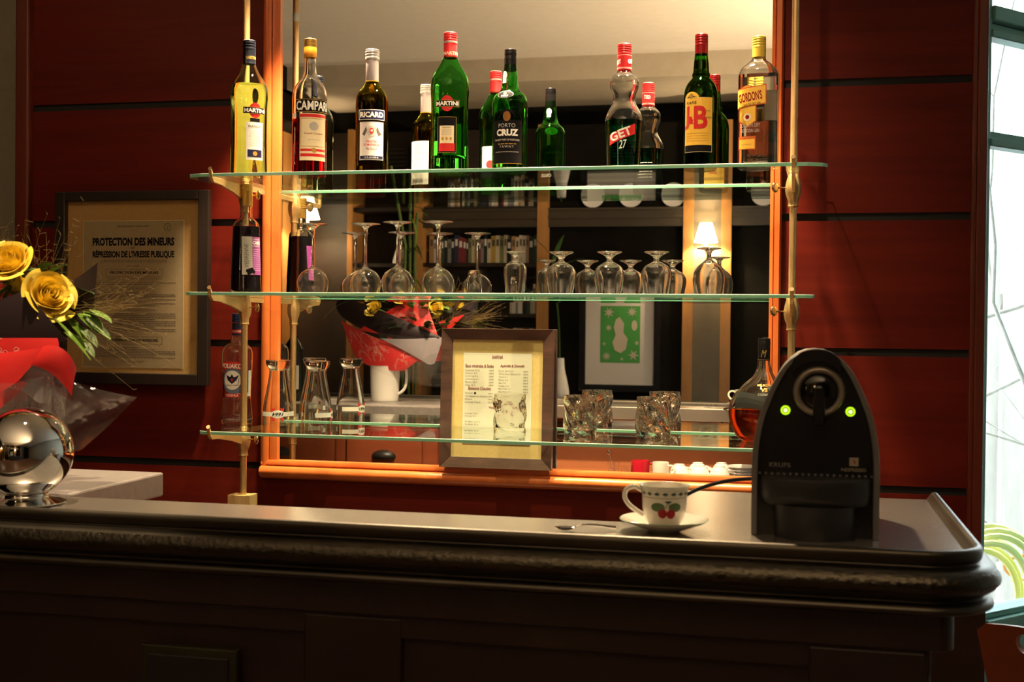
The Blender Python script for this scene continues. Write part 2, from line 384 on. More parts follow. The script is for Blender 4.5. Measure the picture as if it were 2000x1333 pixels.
# ================================================================== SETTING
GZ = [2.040, 1.701, 1.360, 1.0165, 0.696, 0.355]       # tops of the black grooves in the panelling
b = MB(); b.box((-2.194, 0.008, 0), (0.413, 0.12, 3.35), m_groove)
edges = [3.35] + GZ + [-0.0]
for i in range(len(edges)-1):
    zt = edges[i] - (0.0195 if i else 0); zb = edges[i+1]
    b.box((-2.194, 0.0, max(zb, 0)), (0.413, 0.009, zt), m_panel)
struct('wall_back', b, 'mahogany panelled wall with black grooves', smooth=False)
b = MB(); b.box((-4.2, 0.0, 0), (-2.239, 0.12, 3.35), m_plaster); struct('wall_back_left', b, 'plain grey plaster wall left of the wood panelling', smooth=False)
b = MB(); b.prism([(-2.239, 0), (-2.194, 0), (-2.194, 3.35), (-2.239, 3.35)], -0.022, 0.12, m_trim); struct('trim_1', b, 'red wood edge strip at the left end of the panelling', bevel=0.006)
b = MB(); b.box((0.413, -0.012, 0), (0.426, 0.12, 3.35), m_trim); b.box((0.424, -0.020, 0), (0.447, 0.12, 3.35), m_trim)
struct('trim_2', b, 'red wood edge moulding at the right end of the panelling', bevel=0.004)
b = MB(); b.box((-4.3, -6.8, -0.1), (3.0, 2.4, 0.0), m_floor); struct('floor', b, smooth=False)
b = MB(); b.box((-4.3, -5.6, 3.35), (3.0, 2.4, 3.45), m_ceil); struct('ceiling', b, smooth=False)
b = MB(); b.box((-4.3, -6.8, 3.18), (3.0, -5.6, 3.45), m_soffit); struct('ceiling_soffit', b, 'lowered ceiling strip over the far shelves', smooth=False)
b = MB(); b.box((-4.3, -6.75, 0), (3.0, -6.65, 3.2), m_dark); struct('wall_far', b, smooth=False)
b = MB(); b.box((-4.3, -6.8, 0), (-4.2, 0.12, 3.45), m_dark); struct('wall_left', b, smooth=False)
b = MB(); b.box((-4.2, -6.65, 2.98), (-3.86, 0.0, 3.18), m_dark); b.box((-4.2, -6.65, 3.18), (-3.80, 0, 3.35), m_dark); struct('trim_3', b, 'dark cornice along the left wall', smooth=False)
b = MB(); b.box((2.9, -6.8, 0), (3.0, 2.4, 3.45), m_plaster); struct('wall_right', b, smooth=False)

# bay window, runs back from the end of the panelling
m_teal = P('teal_paint', (0.16, 0.42, 0.41), 0.35)
WD = Vector((0.671, 0.7415, 0)); WN = Vector((0.7415, -0.671, 0)); W0 = Vector((0.452, 0.04, 0))
WM = Matrix((( WD.x, -WN.x, 0, W0.x), (WD.y, -WN.y, 0, W0.y), (0, 0, 1, 0), (0, 0, 0, 1)))
b = MB()
LW = 3.0
b.box((0, 0, 0), (LW, 0.05, 0.60), m_teal, WM); b.box((0, -0.03, 0.60), (LW, 0.06, 0.685), m_teal, WM); b.box((0, -0.012, 0.685), (LW, 0.05, 0.70), m_teal, WM)
for z in (1.885, 2.155):
    b.box((0, 0.0, z), (LW, 0.05, z+0.022), m_teal, WM); b.box((0, -0.015, z-0.018), (LW, 0.03, z+0.002), m_teal, WM)
b.box((0, -0.02, 2.178), (LW, 0.06, 2.215), m_teal, WM); b.box((0, 0.0, 2.95), (LW, 0.06, 3.35), m_teal, WM)
for u in (0.0, 1.0, 2.0, 2.95): b.box((u if u else -0.03, -0.01, 0), (u+0.05 if u else 0.004, 0.05, 3.35), m_teal, WM)
wf = struct('window_1', b, 'teal framed bay window beside the panelling', bevel=0.003)
b = MB(); b.box((0.0, 0.022, 0.7), (LW, 0.026, 2.95), thin('window_pane', (0.97, 0.99, 0.98), 0, 1.45), WM); b.build('pane', wf, smooth=False)
b = MB(); b.box((LW, 0.0, 0), (LW+0.4, 0.1, 3.45), m_plaster, WM); struct('wall_bay_end', b, smooth=False)

# ------------------------------------------------------------------ outside
m_grd = noisy('gravel', (0.45, 0.44, 0.40), (0.62, 0.61, 0.56), 30, 0.9)
b = MB(); b.box((-4, 0.2, -0.32), (9, 12, -0.30), m_grd); struct('ground_outside', b, smooth=False)
m_fence = wood('fence_grey_wood', (0.52, 0.50, 0.48), (0.72, 0.69, 0.66), (10, 10, 1.2), 0.8)
f0 = thing('board_fence', (0, 3.6, -0.3), 'weathered pale vertical board fence in the garden behind the window', 'fence')
b = MB(); x = -0.5
while x < 5.0:
    b.box((x, random.uniform(-0.01, 0.01), 0), (x+0.115, 0.02, 2.35+random.uniform(-0.02, 0.02)), m_fence); x += 0.128
b.build('boards', f0, smooth=False)
b = MB(); b.box((-0.5, 0.02, 0.5), (5, 0.06, 0.6), m_fence); b.box((-0.5, 0.02, 1.8), (5, 0.06, 1.9), m_fence); b.build('rail', f0, smooth=False)
# bare tree
m_bark = noisy('pale_bark', (0.55, 0.52, 0.48), (0.75, 0.73, 0.70), 25, 0.8)
tr = thing('bare_tree', (1.15, 2.5, -0.3), 'bare pale tree with thin branches in front of the fence outside', 'tree')
b = MB(); rn = random.Random(4)
def branch(p, d, L, r, depth):
    pts = [p]; q = p.copy(); dd = d.copy()
    for i in range(5):
        dd = (dd + Vector((rn.uniform(-.25, .25), rn.uniform(-.12, .12), rn.uniform(-.2, .2)))).normalized(); q = q + dd*L/5; pts.append(q.copy())
    b.tube(pts, [r*(1-0.12*i) for i in range(6)], m_bark, 5 if depth > 1 else 8)
    if depth < 4:
        for k in range(5 if depth == 0 else 3):
            s = rn.choice(pts[2:]); nd = (dd + Vector((rn.uniform(-1.2, 1.2), rn.uniform(-.4, .4), rn.uniform(-.7, .9)))).normalized()
            branch(s, nd, L*rn.uniform(0.5, 0.75), r*0.42, depth+1)
branch(Vector((0, 0, 0)), Vector((0.05, 0, 1)), 1.9, 0.020, 0)
for z, x0, x1 in ((1.35, -0.5, 0.5), (1.05, 0.4, -0.6), (1.75, -0.4, 0.6)): branch(Vector((x0, 0, z)), Vector((x1-x0, 0, 0.4)).normalized(), 1.0, 0.010, 1)
b.build('branches', tr)
# yellow hose coil + orange hose
m_hose = P('hose_yellow', (0.82, 0.80, 0.28), 0.4); m_hoseo = P('hose_orange', (0.85, 0.35, 0.10), 0.4)
hs = thing('garden_hose', (0.72, 1.75, 0.34), 'coiled yellow garden hose hung low outside the window', 'hose'); b = MB()
for k in range(7):
    R_ = 0.13 + 0.022*(k % 4); ph = k*0.5
    b.tube([Vector((R_*cos(t)+0.03*sin(ph*2), 0.02*k-0.06+0.01*sin(3*t), 0.08+R_*1.25*sin(t)+0.03*cos(ph))) for t in [2*pi*i/28 for i in range(28)]], 0.013, m_hose, 8, closed=True)
b.build('coil', hs)
b = MB(); b.box((-0.03, -0.08, -0.64), (0.03, 0.09, 0.02), m_fence); b.box((-0.2, -0.09, 0.0), (0.2, 0.1, 0.025), m_fence); b.build('stand', hs, smooth=False)
b = MB(); b.tube([Vector((0.95+0.13*cos(t), 2.05, 0.46+0.055*sin(t))) for t in [2*pi*i/32 for i in range(32)]], 0.006, m_hoseo, 6, closed=True)
b.tube([(0.95, 2.05, 0.405), (0.95, 2.06, 0.1), (0.96, 2.08, -0.29)], 0.006, m_hoseo, 6)
o = b.build('plant_support_ring'); tag(o, 'thin orange ring on a stake outside behind the yellow hose', 'plant support')

# ================================================================== MIRROR + FRAME
mt = thing('wall_mirror', (-0.735, 0, 1.0), 'large bar mirror in an orange wood frame on the panelled wall', 'mirror')
MX0, MX1, MZ0 = -1.412+0.735, -0.072+0.735, 0.026
b = MB(); b.box((MX0-0.01, -0.004, MZ0-0.01), (MX1+0.01, 0.0, 2.15), m_mirror); b.build('mirror_glass', mt, smooth=False)
def frame_side(x, s, name):   # moulded stile; s=+1: outside towards -x
    q = MB(); pr = [(0.0, 0.0), (0.0, 0.013), (0.010, 0.015), (0.0215, 0.015), (0.0225, 0.010), (0.024, 0.010), (0.025, 0.018), (0.034, 0.022), (0.046, 0.020), (0.051, 0.012), (0.052, 0.0)]
    o = [(x - s*d, -h) for d, h in pr]
    if s < 0: o = o[::-1]
    q.slabz(o, -0.024, 2.15, m_frame); return q.build(name, mt, angle=50, fix=True)
frame_side(MX0, 1, 'stile')
q = MB(); pr = [(0.0, 0.0), (0.0, 0.013), (0.008, 0.016), (0.010, 0.011), (0.012, 0.018), (0.024, 0.019), (0.029, 0.010), (0.029, 0.0)]
q.slabz([(MX1 + d, -h) for d, h in pr], -0.024, 2.15, m_frame); q.build('stile', mt, angle=50, fix=True)
q = MB()   # bottom rail with deep rounded ledge
prz = [(0.0, MZ0), (0.018, MZ0), (0.021, MZ0-0.006), (0.021, MZ0-0.012), (0.017, MZ0-0.014), (0.017, MZ0-0.016), (0.030, MZ0-0.019), (0.036, MZ0-0.028), (0.036, MZ0-0.036), (0.028, MZ0-0.046), (0.012, MZ0-0.052), (0.0, MZ0-0.052)]
x0, x1 = MX0-0.045, MX1+0.026; n = len(prz); vs = [Vector((x0+ (0 if k < 6 else 0), -d, z)) for k, (d, z) in enumerate(prz)] + [Vector((x1, -d, z)) for d, z in prz]
q.add(vs, [tuple(range(n)), tuple(reversed(range(n, 2*n)))] + [(i, i+n, (i+1) % n+n, (i+1) % n) for i in range(n)], m_frame); q.build('bottom_rail', mt, angle=50, fix=True)

# ================================================================== SHELF RACK
def rounded_shelf(x0, x1, y0, y1, ch):
    return [(x0, y1), (x0, y0+ch*0.8), (x0+ch*0.25, y0+ch*0.35), (x0+ch, y0), (x1-ch, y0), (x1-ch*0.25, y0+ch*0.35), (x1, y0+ch*0.8), (x1, y1)]
SH = (1.783, 1.485, 1.134)
shelf_lab = ('top glass shelf carrying the row of liquor bottles', 'middle glass shelf with the upturned stemmed glasses', 'bottom glass shelf with the vodka bottle and wavy tumblers')
SX = ((-1.517, 0.062, 0.045), (-1.515, 0.036, 0.02), (-1.478, 0.04, 0.03))
for z, lab, (sx0, sx1, ch) in zip(SH, shelf_lab, SX):
    y0, y1 = -0.37, -0.047
    ol = rounded_shelf(sx0, sx1, y0, y1, ch); n = len(ol); b = MB(); T = 0.008
    vs = [Vector((x, y, z-T)) for x, y in ol] + [Vector((x, y, z)) for x, y in ol]
    b.add(vs, [tuple(reversed(range(n))), tuple(range(n, 2*n))], m_shelfglass)
    b.add(vs, [(i, (i+1) % n, (i+1) % n + n, i+n) for i in range(n)], m_edge)
    cx_, cy_ = (sx0+sx1)/2, (y0+y1)/2; C2 = 0.0011
    up_ = [Vector((x+(C2 if x < cx_ else -C2)*0.5, y+(C2 if y < cy_ else -C2), z+0.0003)) for x, y in ol]; lo_ = [Vector((x, y, z-C2)) + Vector(((-0.0002 if x < cx_ else 0.0002), (-0.0002 if y < cy_ else 0.0002), 0)) for x, y in ol]
    b.add(lo_+up_, [(i, (i+1) % n, (i+1) % n + n, i+n) for i in range(n)], m_bevel)
    o = b.build('glass_shelf', smooth=False); tag(o, lab, 'shelf', 'glass shelves in front of the mirror')
PY = -0.17
def leafy(m, c, s, q):     # carved spindle of the clamp
    prof = catmull([(0.0085, 0.018), (0.012, 0.014), (0.0165, -0.002), (0.0185, -0.018), (0.0165, -0.034), (0.012, -0.046), (0.0115, -0.056), (0.0125, -0.060), (0.0095, -0.062)], 4)
    q.lathe([(r*s, z) for r, z in prof], m, 28, cross=lambda r, t: (r*(1+0.05*cos(8*t))*sin(t), -r*(1+0.05*cos(8*t))*cos(t)), mat=Matrix.Translation(c))
for (x, zb, lab) in ((-1.440, 0.9495, 'left brass upright rod carrying the glass shelves'), (-0.014, 0.872, 'right brass upright rod carrying the glass shelves')):
    t = thing('shelf_upright', (x, PY, zb), lab, 'shelf support', group='brass uprights of the shelf rack')
    b = MB(); b.tube([(0, 0, -0.005), (0, 0, 3.345-zb)], 0.0088, m_brass, 20)
    b.lathe([(0.0088, 2.30-zb-0.01), (0.0093, 2.30-zb-0.008), (0.0093, 2.30-zb+0.012), (0.0088, 2.30-zb+0.014)], m_grey, 20)
    b.build('rod', t)
    for z in SH:
        zz = z - 0.008 - zb
        br = MB(); leafy(m_brass, Vector((0, 0, zz-0.012)), 1.0, br); o = br.build('clamp', t)
        br = MB()   # arm under the glass with an upturned tip, and a short back arm
        br.prism([(0, 0), (0, 0)][:0] + [(-0.004, -0.001), (0.004, -0.001), (0.004, -0.0125), (-0.004, -0.0125)], 0, 0, m_brass) if False else None
        pts = [(-0.203, 0.018, 0.010), (-0.198, 0.014, 0.0), (-0.192, 0.010, -0.006), (-0.15, 0.0, -0.014), (-0.08, -0.0, -0.026), (-0.02, 0.0, -0.040), (0.0, 0.0, -0.044)]
        vs = []
        for y, zt, zl in [(-0.205, 0.020, 0.012), (-0.200, 0.013, -0.004), (-0.19, -0.0005, -0.013), (-0.15, -0.0005, -0.015), (-0.08, -0.0005, -0.026), (-0.02, -0.0005, -0.040), (0.004, -0.0005, -0.044)]:
            vs += [Vector((-0.004, y, zz+zt)), Vector((0.004, y, zz+zt)), Vector((0.004, y, zz+zl)), Vector((-0.004, y, zz+zl))]
        k = len(vs)//4; fs = [(0, 1, 2, 3), (4*k-1, 4*k-2, 4*k-3, 4*k-4)] + [(4*i+j, 4*i+4+j, 4*i+4+(j+1) % 4, 4*i+(j+1) % 4) for i in range(k-1) for j in range(4)]
        br.add(vs, fs, m_brass); br.box((-0.004, 0.0, zz-0.013), (0.004, 0.115, zz-0.001), m_brass)
        br.tube([(0, -0.203, zz+0.018), (0, -0.2065, zz+0.020)], [0.0048, 0.0052], m_brass_hi, 14)
        br.build('arm', t, smooth=True, angle=30)
        if True:
            br = MB(); s = 1 if x < -1 else -1; kz = -0.028
            br.tube([(0.010*s, -0.004, zz+kz), (0.036*s, -0.012, zz+kz)], 0.0022, m_brass_hi, 8)
            c = Vector((0.043*s, -0.014, zz+kz)); br.lathe(catmull([(0, -0.0035), (0.0075, -0.0028), (0.0098, 0), (0.0075, 0.0028), (0, 0.0035)], 3), m_brass_hi, 24, mat=Matrix.Translation(c) @ Matrix.Rotation(RAD(-35*s), 4, 'Z') @ Matrix.Rotation(RAD(90), 4, 'X') @ Matrix.Diagonal((1, 1.25, 1, 1)))
            br.build('thumb_screw', t)
b = MB(); b.box((-0.030, -0.036, 0.0), (0.004+0.018, 0.012, 0.078), m_oak); b.box((0.0225, -0.036, 0), (0.034, 0.012, 0.079), m_oak)
o = b.build('wooden_block', smooth=False, loc=(-1.445, -0.155, 0.871), bevel=0.001); tag(o, 'pale raw wooden block under the foot of the left brass rod', 'block')
b = MB(); b.box((-2.19, -0.45, 0.83), (0.40, -0.002, 0.87), m_barwood); b.box((-2.19, -0.43, 0), (0.40, -0.01, 0.83), m_barwood); b.build('back_counter', smooth=False)
o = bpy.data.objects['back_counter']; tag(o, 'low dark work counter along the wall behind the bar', 'counter')

# ================================================================== BAR
ZB = 1.110
bar = thing('bar_counter', (-1.2, -1.45, 0), 'long zinc topped bar with a heavy rounded moulding and dark wood front', 'bar counter')
OX, OY = -1.2, -1.45
def arc(cx, cy, r, a0, a1, n=10): return [(cx+r*cos(RAD(a0+(a1-a0)*i/n)), cy+r*sin(RAD(a0+(a1-a0)*i/n))) for i in range(n+1)]
XL, XR, YF, YB, YN = -3.2, 0.240, -1.565, -0.955, -1.355
path = [(XL, YF)] + arc(XR-0.075, YF+0.075, 0.075, -90, 0, 12) + [(XR, YB)]
top = [(XL, YF)] + arc(XR-0.075, YF+0.075, 0.075, -90, 0, 12) + [(XR, YB), (-0.21, YB), (-0.21, YN), (XL, YN)]
b = MB(); b.slabz([(x-OX, y-OY) for x, y in top], ZB-0.048, ZB, m_zinc); b.build('zinc_top', bar, smooth=False, bevel=0.003)
def sweep(path, prof, m, mb, mats=None):
    n = len(path); vs = []; fs = []; k = len(prof)
    for i, p in enumerate(path):
        a = Vector(path[max(i-1, 0)]); c = Vector(path[min(i+1, n-1)]); d = (c-a).normalized(); nr = Vector((d.y, -d.x))
        for o, z in prof: vs.append(Vector((p[0]+nr.x*o-OX, p[1]+nr.y*o-OY, z)))
    for j in range(k-1):
        fs = [(i*k+j, (i+1)*k+j, (i+1)*k+j+1, i*k+j+1) for i in range(n-1)]
        mb.add(vs if j == 0 else [], [], m)
        if j == 0: base = len(mb.v)-len(vs)
        mi = mb.mi(mats[j] if mats else m)
        for f in fs: mb.f.append([base+q for q in f]); mb.m.append(mi)
dense = []
for (x0, y0), (x1, y1) in zip(path, path[1:]):
    L = math.hypot(x1-x0, y1-y0); k = max(1, int(L/0.05))
    dense += [(x0+(x1-x0)*i/k, y0+(y1-y0)*i/k) for i in range(k)]
dense.append(path[-1])
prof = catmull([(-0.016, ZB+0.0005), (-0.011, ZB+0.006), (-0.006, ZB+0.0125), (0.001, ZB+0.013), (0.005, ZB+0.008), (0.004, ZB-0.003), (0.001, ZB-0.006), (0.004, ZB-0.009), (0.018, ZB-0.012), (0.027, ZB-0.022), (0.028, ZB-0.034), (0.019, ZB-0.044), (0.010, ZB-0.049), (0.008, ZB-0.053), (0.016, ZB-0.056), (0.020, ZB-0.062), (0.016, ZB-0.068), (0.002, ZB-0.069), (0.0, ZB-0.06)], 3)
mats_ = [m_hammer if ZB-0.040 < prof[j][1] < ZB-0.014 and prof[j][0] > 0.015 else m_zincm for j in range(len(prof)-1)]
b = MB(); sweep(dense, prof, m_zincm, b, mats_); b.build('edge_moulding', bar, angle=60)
b = MB()   # wood base: cornice board, body, plinth and framed panels
def slab_r(x0, x1, y0, y1, z0, z1, r, m):
    o = [(x0, y0)] + arc(x1-r, y0+r, r, -90, 0, 6) + [(x1, y1), (x0, y1)]; b.slabz([(x-OX, y-OY) for x, y in o], z0, z1, m)
slab_r(XL, 0.205, YF+0.012, -1.50, 0.990, ZB-0.05, 0.02, m_barwood)
b.box((0.12-OX, -1.50-OY, 0.990), (0.205-OX, -0.97-OY, ZB-0.05), m_barwood)
slab_r(XL, 0.178, YF+0.032, -1.50, 0.0, 0.990, 0.012, m_barwood)
b.box((0.12-OX, -1.50-OY, 0), (0.178-OX, -0.97-OY, 0.99), m_barwood)
b.build('bar_front', bar, smooth=False, bevel=0.002)
b = MB()
for x0 in (-3.1, -1.72, -0.70, 0.02):
    b.box((x0-OX, YF+0.020-OY, 0.08), (x0+0.15-OX, YF+0.034-OY, 0.985), m_barwood)
b.box((XL-OX, YF+0.022-OY, 0.955), (0.176-OX, YF+0.034-OY, 0.99), m_barwood); b.box((XL-OX, YF+0.016-OY, 0.0), (0.176-OX, YF+0.034-OY, 0.10), m_barwood)
b.build('front_framing', bar, smooth=False, bevel=0.003)
b = MB(); m_plate = P('dark_brass_plate', (0.06, 0.06, 0.03), 0.4, 0.8)
b.box((-0.955-OX, YF+0.008-OY, 0.70), (-0.80-OX, YF+0.021-OY, 0.925), m_plate); b.box((-0.943-OX, YF+0.004-OY, 0.712), (-0.812-OX, YF+0.009-OY, 0.913), m_black)
b.build('front_plate', bar, smooth=False, bevel=0.002)
b = MB()  # service side: panel below the top and cup shelf
b.box((-1.20-OX, -1.50-OY, 0.0), (0.12-OX, -1.475-OY, ZB-0.05), P('service_wood', (0.32, 0.11, 0.04), 0.5)); b.box((-1.20-OX, -1.48-OY, 0.835), (0.12-OX, -1.14-OY, 0.862), MATS['service_wood'])
b.build('service_shelf', bar, smooth=False)
# mains sockets below the bar top
for i, x in enumerate((-0.330, -0.262)):
    t = thing('mains_socket', (x, -1.474, 1.015), ('left' if i == 0 else 'right') + ' white mains socket under the bar top seen in the mirror', 'socket', group='mains sockets under the bar')
    b = MB(); b.box((-0.028, 0, -0.028), (0.028, 0.008, 0.028), m_chinaw); b.build('face_plate', t, smooth=False, bevel=0.002)
    b = MB(); b.lathe([(0, 0.0), (0.017, 0.0), (0.018, 0.0015)], m_black if i == 0 else m_grey, 20, mat=Matrix.Translation((0, 0.0085, 0)) @ Matrix.Rotation(RAD(-90), 4, 'X')); b.build('socket_hole', t)
# return counter on the left, stone slab on a drawer cabinet
o = MB().box((-2.2, -1.353, ZB-0.043), (-1.207, -1.028, ZB+0.004), m_slab).build('stone_worktop', smooth=False, bevel=0.004); tag(o, 'grey stone worktop slab behind the left end of the bar', 'worktop')
cab = thing('drawer_cabinet', (-1.70, -1.20, 0), 'red brown wooden drawer cabinet under the stone worktop, seen in the mirror', 'cabinet')
m_cab = wood('cabinet_red_wood', (0.26, 0.06, 0.025), (0.36, 0.09, 0.035), (1, 4, 5), 0.4)
b = MB(); b.box((-0.45, -0.15, 0), (0.45, 0.155, ZB-0.045), m_cab); b.box((-0.45, 0.155, 0.05), (-0.40, 0.165, ZB-0.05), m_cab); b.box((0.065, 0.155, 0.05), (0.10, 0.165, ZB-0.05), m_cab); b.box((0.40, 0.155, 0.05), (0.45, 0.165, ZB-0.05), m_cab)
b.build('body', cab, smooth=False)
for dx in (-0.168, 0.25):
    for k, (z0, z1) in enumerate(((0.86, 1.04), (0.66, 0.845), (0.40, 0.645))):
        b = MB(); w = 0.225 if dx < 0 else 0.142; b.box((dx-w, 0.156, z0), (dx+w, 0.172, z1), m_cab); d = b.build('drawer', cab, smooth=False, bevel=0.002)
        b = MB(); b.lathe(catmull([(0.0, 0.026), (0.022, 0.020), (0.036, 0.008), (0.040, 0)], 3), m_black, 24, cross=lambda r, t: (r*1.15*sin(t), max(-r*cos(t), -0.012)), mat=Matrix.Translation((dx + (0.16-0.145 if dx < 0 else 0), 0.172, (z0+z1)/2-0.02)) @ Matrix.Rotation(RAD(-90), 4, 'X') @ Matrix.Rotation(RAD(180), 4, 'Z') @ Matrix.Diagonal((1, 0.62, 1, 1)))
        b.build('handle', d)

# ================================================================== FRAMED NOTICE (law poster)
nt = thing('framed_notice', (-1.857, -0.012, 1.505), 'black framed French notice on protection of minors, hanging on the panelling', 'framed notice')
X0, X1, Z0, Z1 = -0.242, 0.242, -0.276, 0.276
b = MB(); FW = 0.032
for a, c in (((X0, Z0), (X0+FW, Z1)), ((X1-FW, Z0), (X1, Z1))): b.box((a[0], -0.022, a[1]), (c[0], 0.0, c[1]), m_dkwood)
b.box((X0+FW, -0.022, Z1-0.027), (X1-FW, 0, Z1), m_dkwood); b.box((X0+FW, -0.022, Z0), (X1-FW, 0, Z0+0.032), m_dkwood); b.build('frame', nt, smooth=False, bevel=0.002)
Decal.curved = False
d = Decal(flat_surf((0, -0.004, 0), (1, 0, 0), (0, -1, 0)), 0.0004); d.rect(X0+FW-0.002, Z0+0.03, X1-FW+0.002, Z1-0.026, m_kraft, 0); d.build('mount', nt)
d = Decal(flat_surf((0, -0.0045, 0), (1, 0, 0), (0, -1, 0)), 0.0004)
PX0, PX1, PZ1, PZ0 = -0.158, 0.158, 0.192, -0.228
d.rect(PX0-0.0012, PZ0-0.0012, PX1+0.0012, PZ1+0.0012, m_cream, 1); d.rect(PX0, PZ0, PX1, PZ1, m_paper, 2)
PW, PH = PX1-PX0, PZ1-PZ0
def pv(t): return PZ1 - PH*t
d.text('RÉPUBLIQUE FRANÇAISE', 0, pv(0.045), 0.098, 0.0068, m_ink, 3, bold=0.01)
d.ring(0.108, pv(0.045), 0.011, 0.0012, m_ink, 3); d.text('2', 0.108, pv(0.055), 0.006, 0.009, m_ink, 3, shear=0.3)
d.rect(-0.01, pv(0.067), 0.01, pv(0.0655), m_inkg, 3)
d.text('PROTECTION DES MINEURS', 0, pv(0.170), 0.258, 0.0235, m_ink, 3, bold=0.05)
d.text('ET', 0, pv(0.192), 0.011, 0.0055, m_ink, 3, bold=0.02)
d.text("RÉPRESSION DE L'IVRESSE PUBLIQUE", 0, pv(0.258), 0.258, 0.0265, m_ink, 3, bold=0.045)
d.scribble(-0.10, 0.105, pv(0.272), 0.0017, m_inkg, 3, 1); d.scribble(-0.105, 0.105, pv(0.283), 0.0017, m_inkg, 3, 2)
d.rect(-0.02, pv(0.309), 0.02, pv(0.306), m_ink, 3)
for t, w, n_ in ((0.362, 0.152, 'PROTECTION DES MINEURS'), (0.822, 0.152, 'CLASSIFICATION DES BOISSONS')):
    d.text(n_, 0.004, pv(t), w, 0.0078, m_ink, 3, bold=0.03); d.box(-0.086, pv(t+0.02), 0.094, pv(t-0.033), 0.0007, m_ink, 3)
for t, w, n_ in ((0.40, 0.17, 'ACCÈS DES MINEURS AUX DÉBITS DE BOISSONS'), (0.466, 0.088, 'SERVICE DES BOISSONS'), (0.613, 0.132, "RÉPRESSION DE L'IVRESSE PUBLIQUE")):
    d.text(n_, 0.004, pv(t), w, 0.0055, m_inkg, 3)
seed = 10
for ts, ind in (((0.424, 0.436), 0), ((0.492,), 1), ((0.505, 0.516, 0.527, 0.538), 0), ((0.553,), 1), ((0.565, 0.577), 0), ((0.635, 0.648, 0.661, 0.674, 0.687, 0.700, 0.713, 0.726, 0.739, 0.752), 0), ((0.868,), 1), ((0.879, 0.890, 0.901, 0.912, 0.923, 0.934), 0)):
    for t in ts:
        seed += 1; d.scribble(-0.128 + (0.012 if seed % 3 == 0 else 0) + 0.02*ind, (0.02 if ind else (0.135 if seed % 4 else 0.07)), pv(t), 0.0018, m_inkg, 3, seed)
d.scribble(-0.04, 0.045, pv(0.958), 0.0012, m_inkg, 3, 99); d.scribble(-0.03, 0.03, pv(0.966), 0.0012, m_inkg, 3, 98)
d.build('notice_sheet', nt)
MB().add([(X0+FW, -0.012, Z0+0.03), (X1-FW, -0.012, Z0+0.03), (X1-FW, -0.012, Z1-0.027), (X0+FW, -0.012, Z1-0.027)], [(0, 1, 2, 3)], m_pane).build('glazing', nt, smooth=False)

# ================================================================== DRINKS MENU FRAME
mn = thing('framed_menu', (-0.779, -0.027, 1.0265), 'dark wood framed drinks menu leaning on the mirror behind the bottom shelf', 'framed menu')
mn.rotation_euler = (RAD(-2.2), 0, RAD(0))
HW, HH = 0.153, 0.372
b = MB()
def miter(x0, z0, x1, z1, w, th, m, bb, y=0.0):
    o = [(x0, z0), (x1, z0), (x1, z1), (x0, z1)]; i_ = [(x0+w, z0+w), (x1-w, z0+w), (x1-w, z1-w), (x0+w, z1-w)]
    for k in range(4):
        k2 = (k+1) % 4; A, B, C_, D_ = o[k], o[k2], i_[k2], i_[k]
        vs = [(A[0], y-th, A[1]), (B[0], y-th, B[1]), (C_[0], y-th*0.62, C_[1]), (D_[0], y-th*0.62, D_[1]), (A[0], y, A[1]), (B[0], y, B[1]), (C_[0], y, C_[1]), (D_[0], y, D_[1])]
        bb.add(vs, [(0, 1, 2, 3), (4, 7, 6, 5), (0, 4, 5, 1), (2, 6, 7, 3), (1, 5, 6, 2), (3, 7, 4, 0)], m)
m_menuwood = wood('menu_frame_wood', (0.030, 0.014, 0.012), (0.085, 0.035, 0.026), (6, 6, 30), 0.35, coat=0.2)
miter(-HW, 0, HW, HH, 0.029, 0.020, m_menuwood, b); b.build('frame', mn, smooth=False, bevel=0.0008)
d = Decal(flat_surf((0, -0.006, 0), (1, 0, 0), (0, -1, 0)), 0.0004)
m_mount2 = noisy('straw_mount', (0.60, 0.42, 0.16), (0.66, 0.47, 0.19), 120, 0.85)
d.rect(-HW+0.027, 0.027, HW-0.027, HH-0.027, m_mount2, 0); d.build('mount', mn)
d = Decal(flat_surf((0, -0.0062, 0), (1, 0, 0), (0, -1, 0)), 0.0004)
A0, A1, B0, B1 = -0.092, 0.092, 0.066, 0.306
d.rect(A0-0.0015, B0-0.0015, A1+0.0015, B1+0.0015, m_white, 1); d.rect(A0, B0, A1, B1, P('menu_paper', (0.66, 0.60, 0.50), 0.6), 2)
m_maroon = P('ink_maroon', (0.22, 0.02, 0.03), 0.6)
MHh = B1-B0
def mv(t): return B1 - MHh*t
d.text('SHARPS BAR', 0, mv(0.055), 0.030, 0.0085, m_maroon, 3, bold=0.02)
d.text('Eaux minérales & Sodas', -0.088, mv(0.155), 0.078, 0.0085, m_maroon, 3, bold=0.02, align='l'); d.text('Apéritifs & Digestifs', 0.074, mv(0.155), 0.066, 0.0092, m_maroon, 3, bold=0.02, align='r')
d.text('Boissons Chaudes', -0.048, mv(0.405), 0.062, 0.0085, m_maroon, 3, bold=0.02); d.text('Vins & Champagnes', 0.012, mv(0.62), 0.068, 0.0085, m_maroon, 3, bold=0.02)
L1 = ['Limonade 25 cl', 'Schweppes 25 cl', 'Jus d’orange 25 cl', 'Jus de tomate 25 cl', 'Perrier 33 cl', 'Vittel 25 cl']
for i, s_ in enumerate(L1):
    d.text(s_, -0.088, mv(0.196+0.033*i), None, 0.0045, m_inkg, 3, align='l'); d.text('3.00 €', -0.010, mv(0.196+0.033*i), 0.013, 0.004, m_ink, 3, align='r')
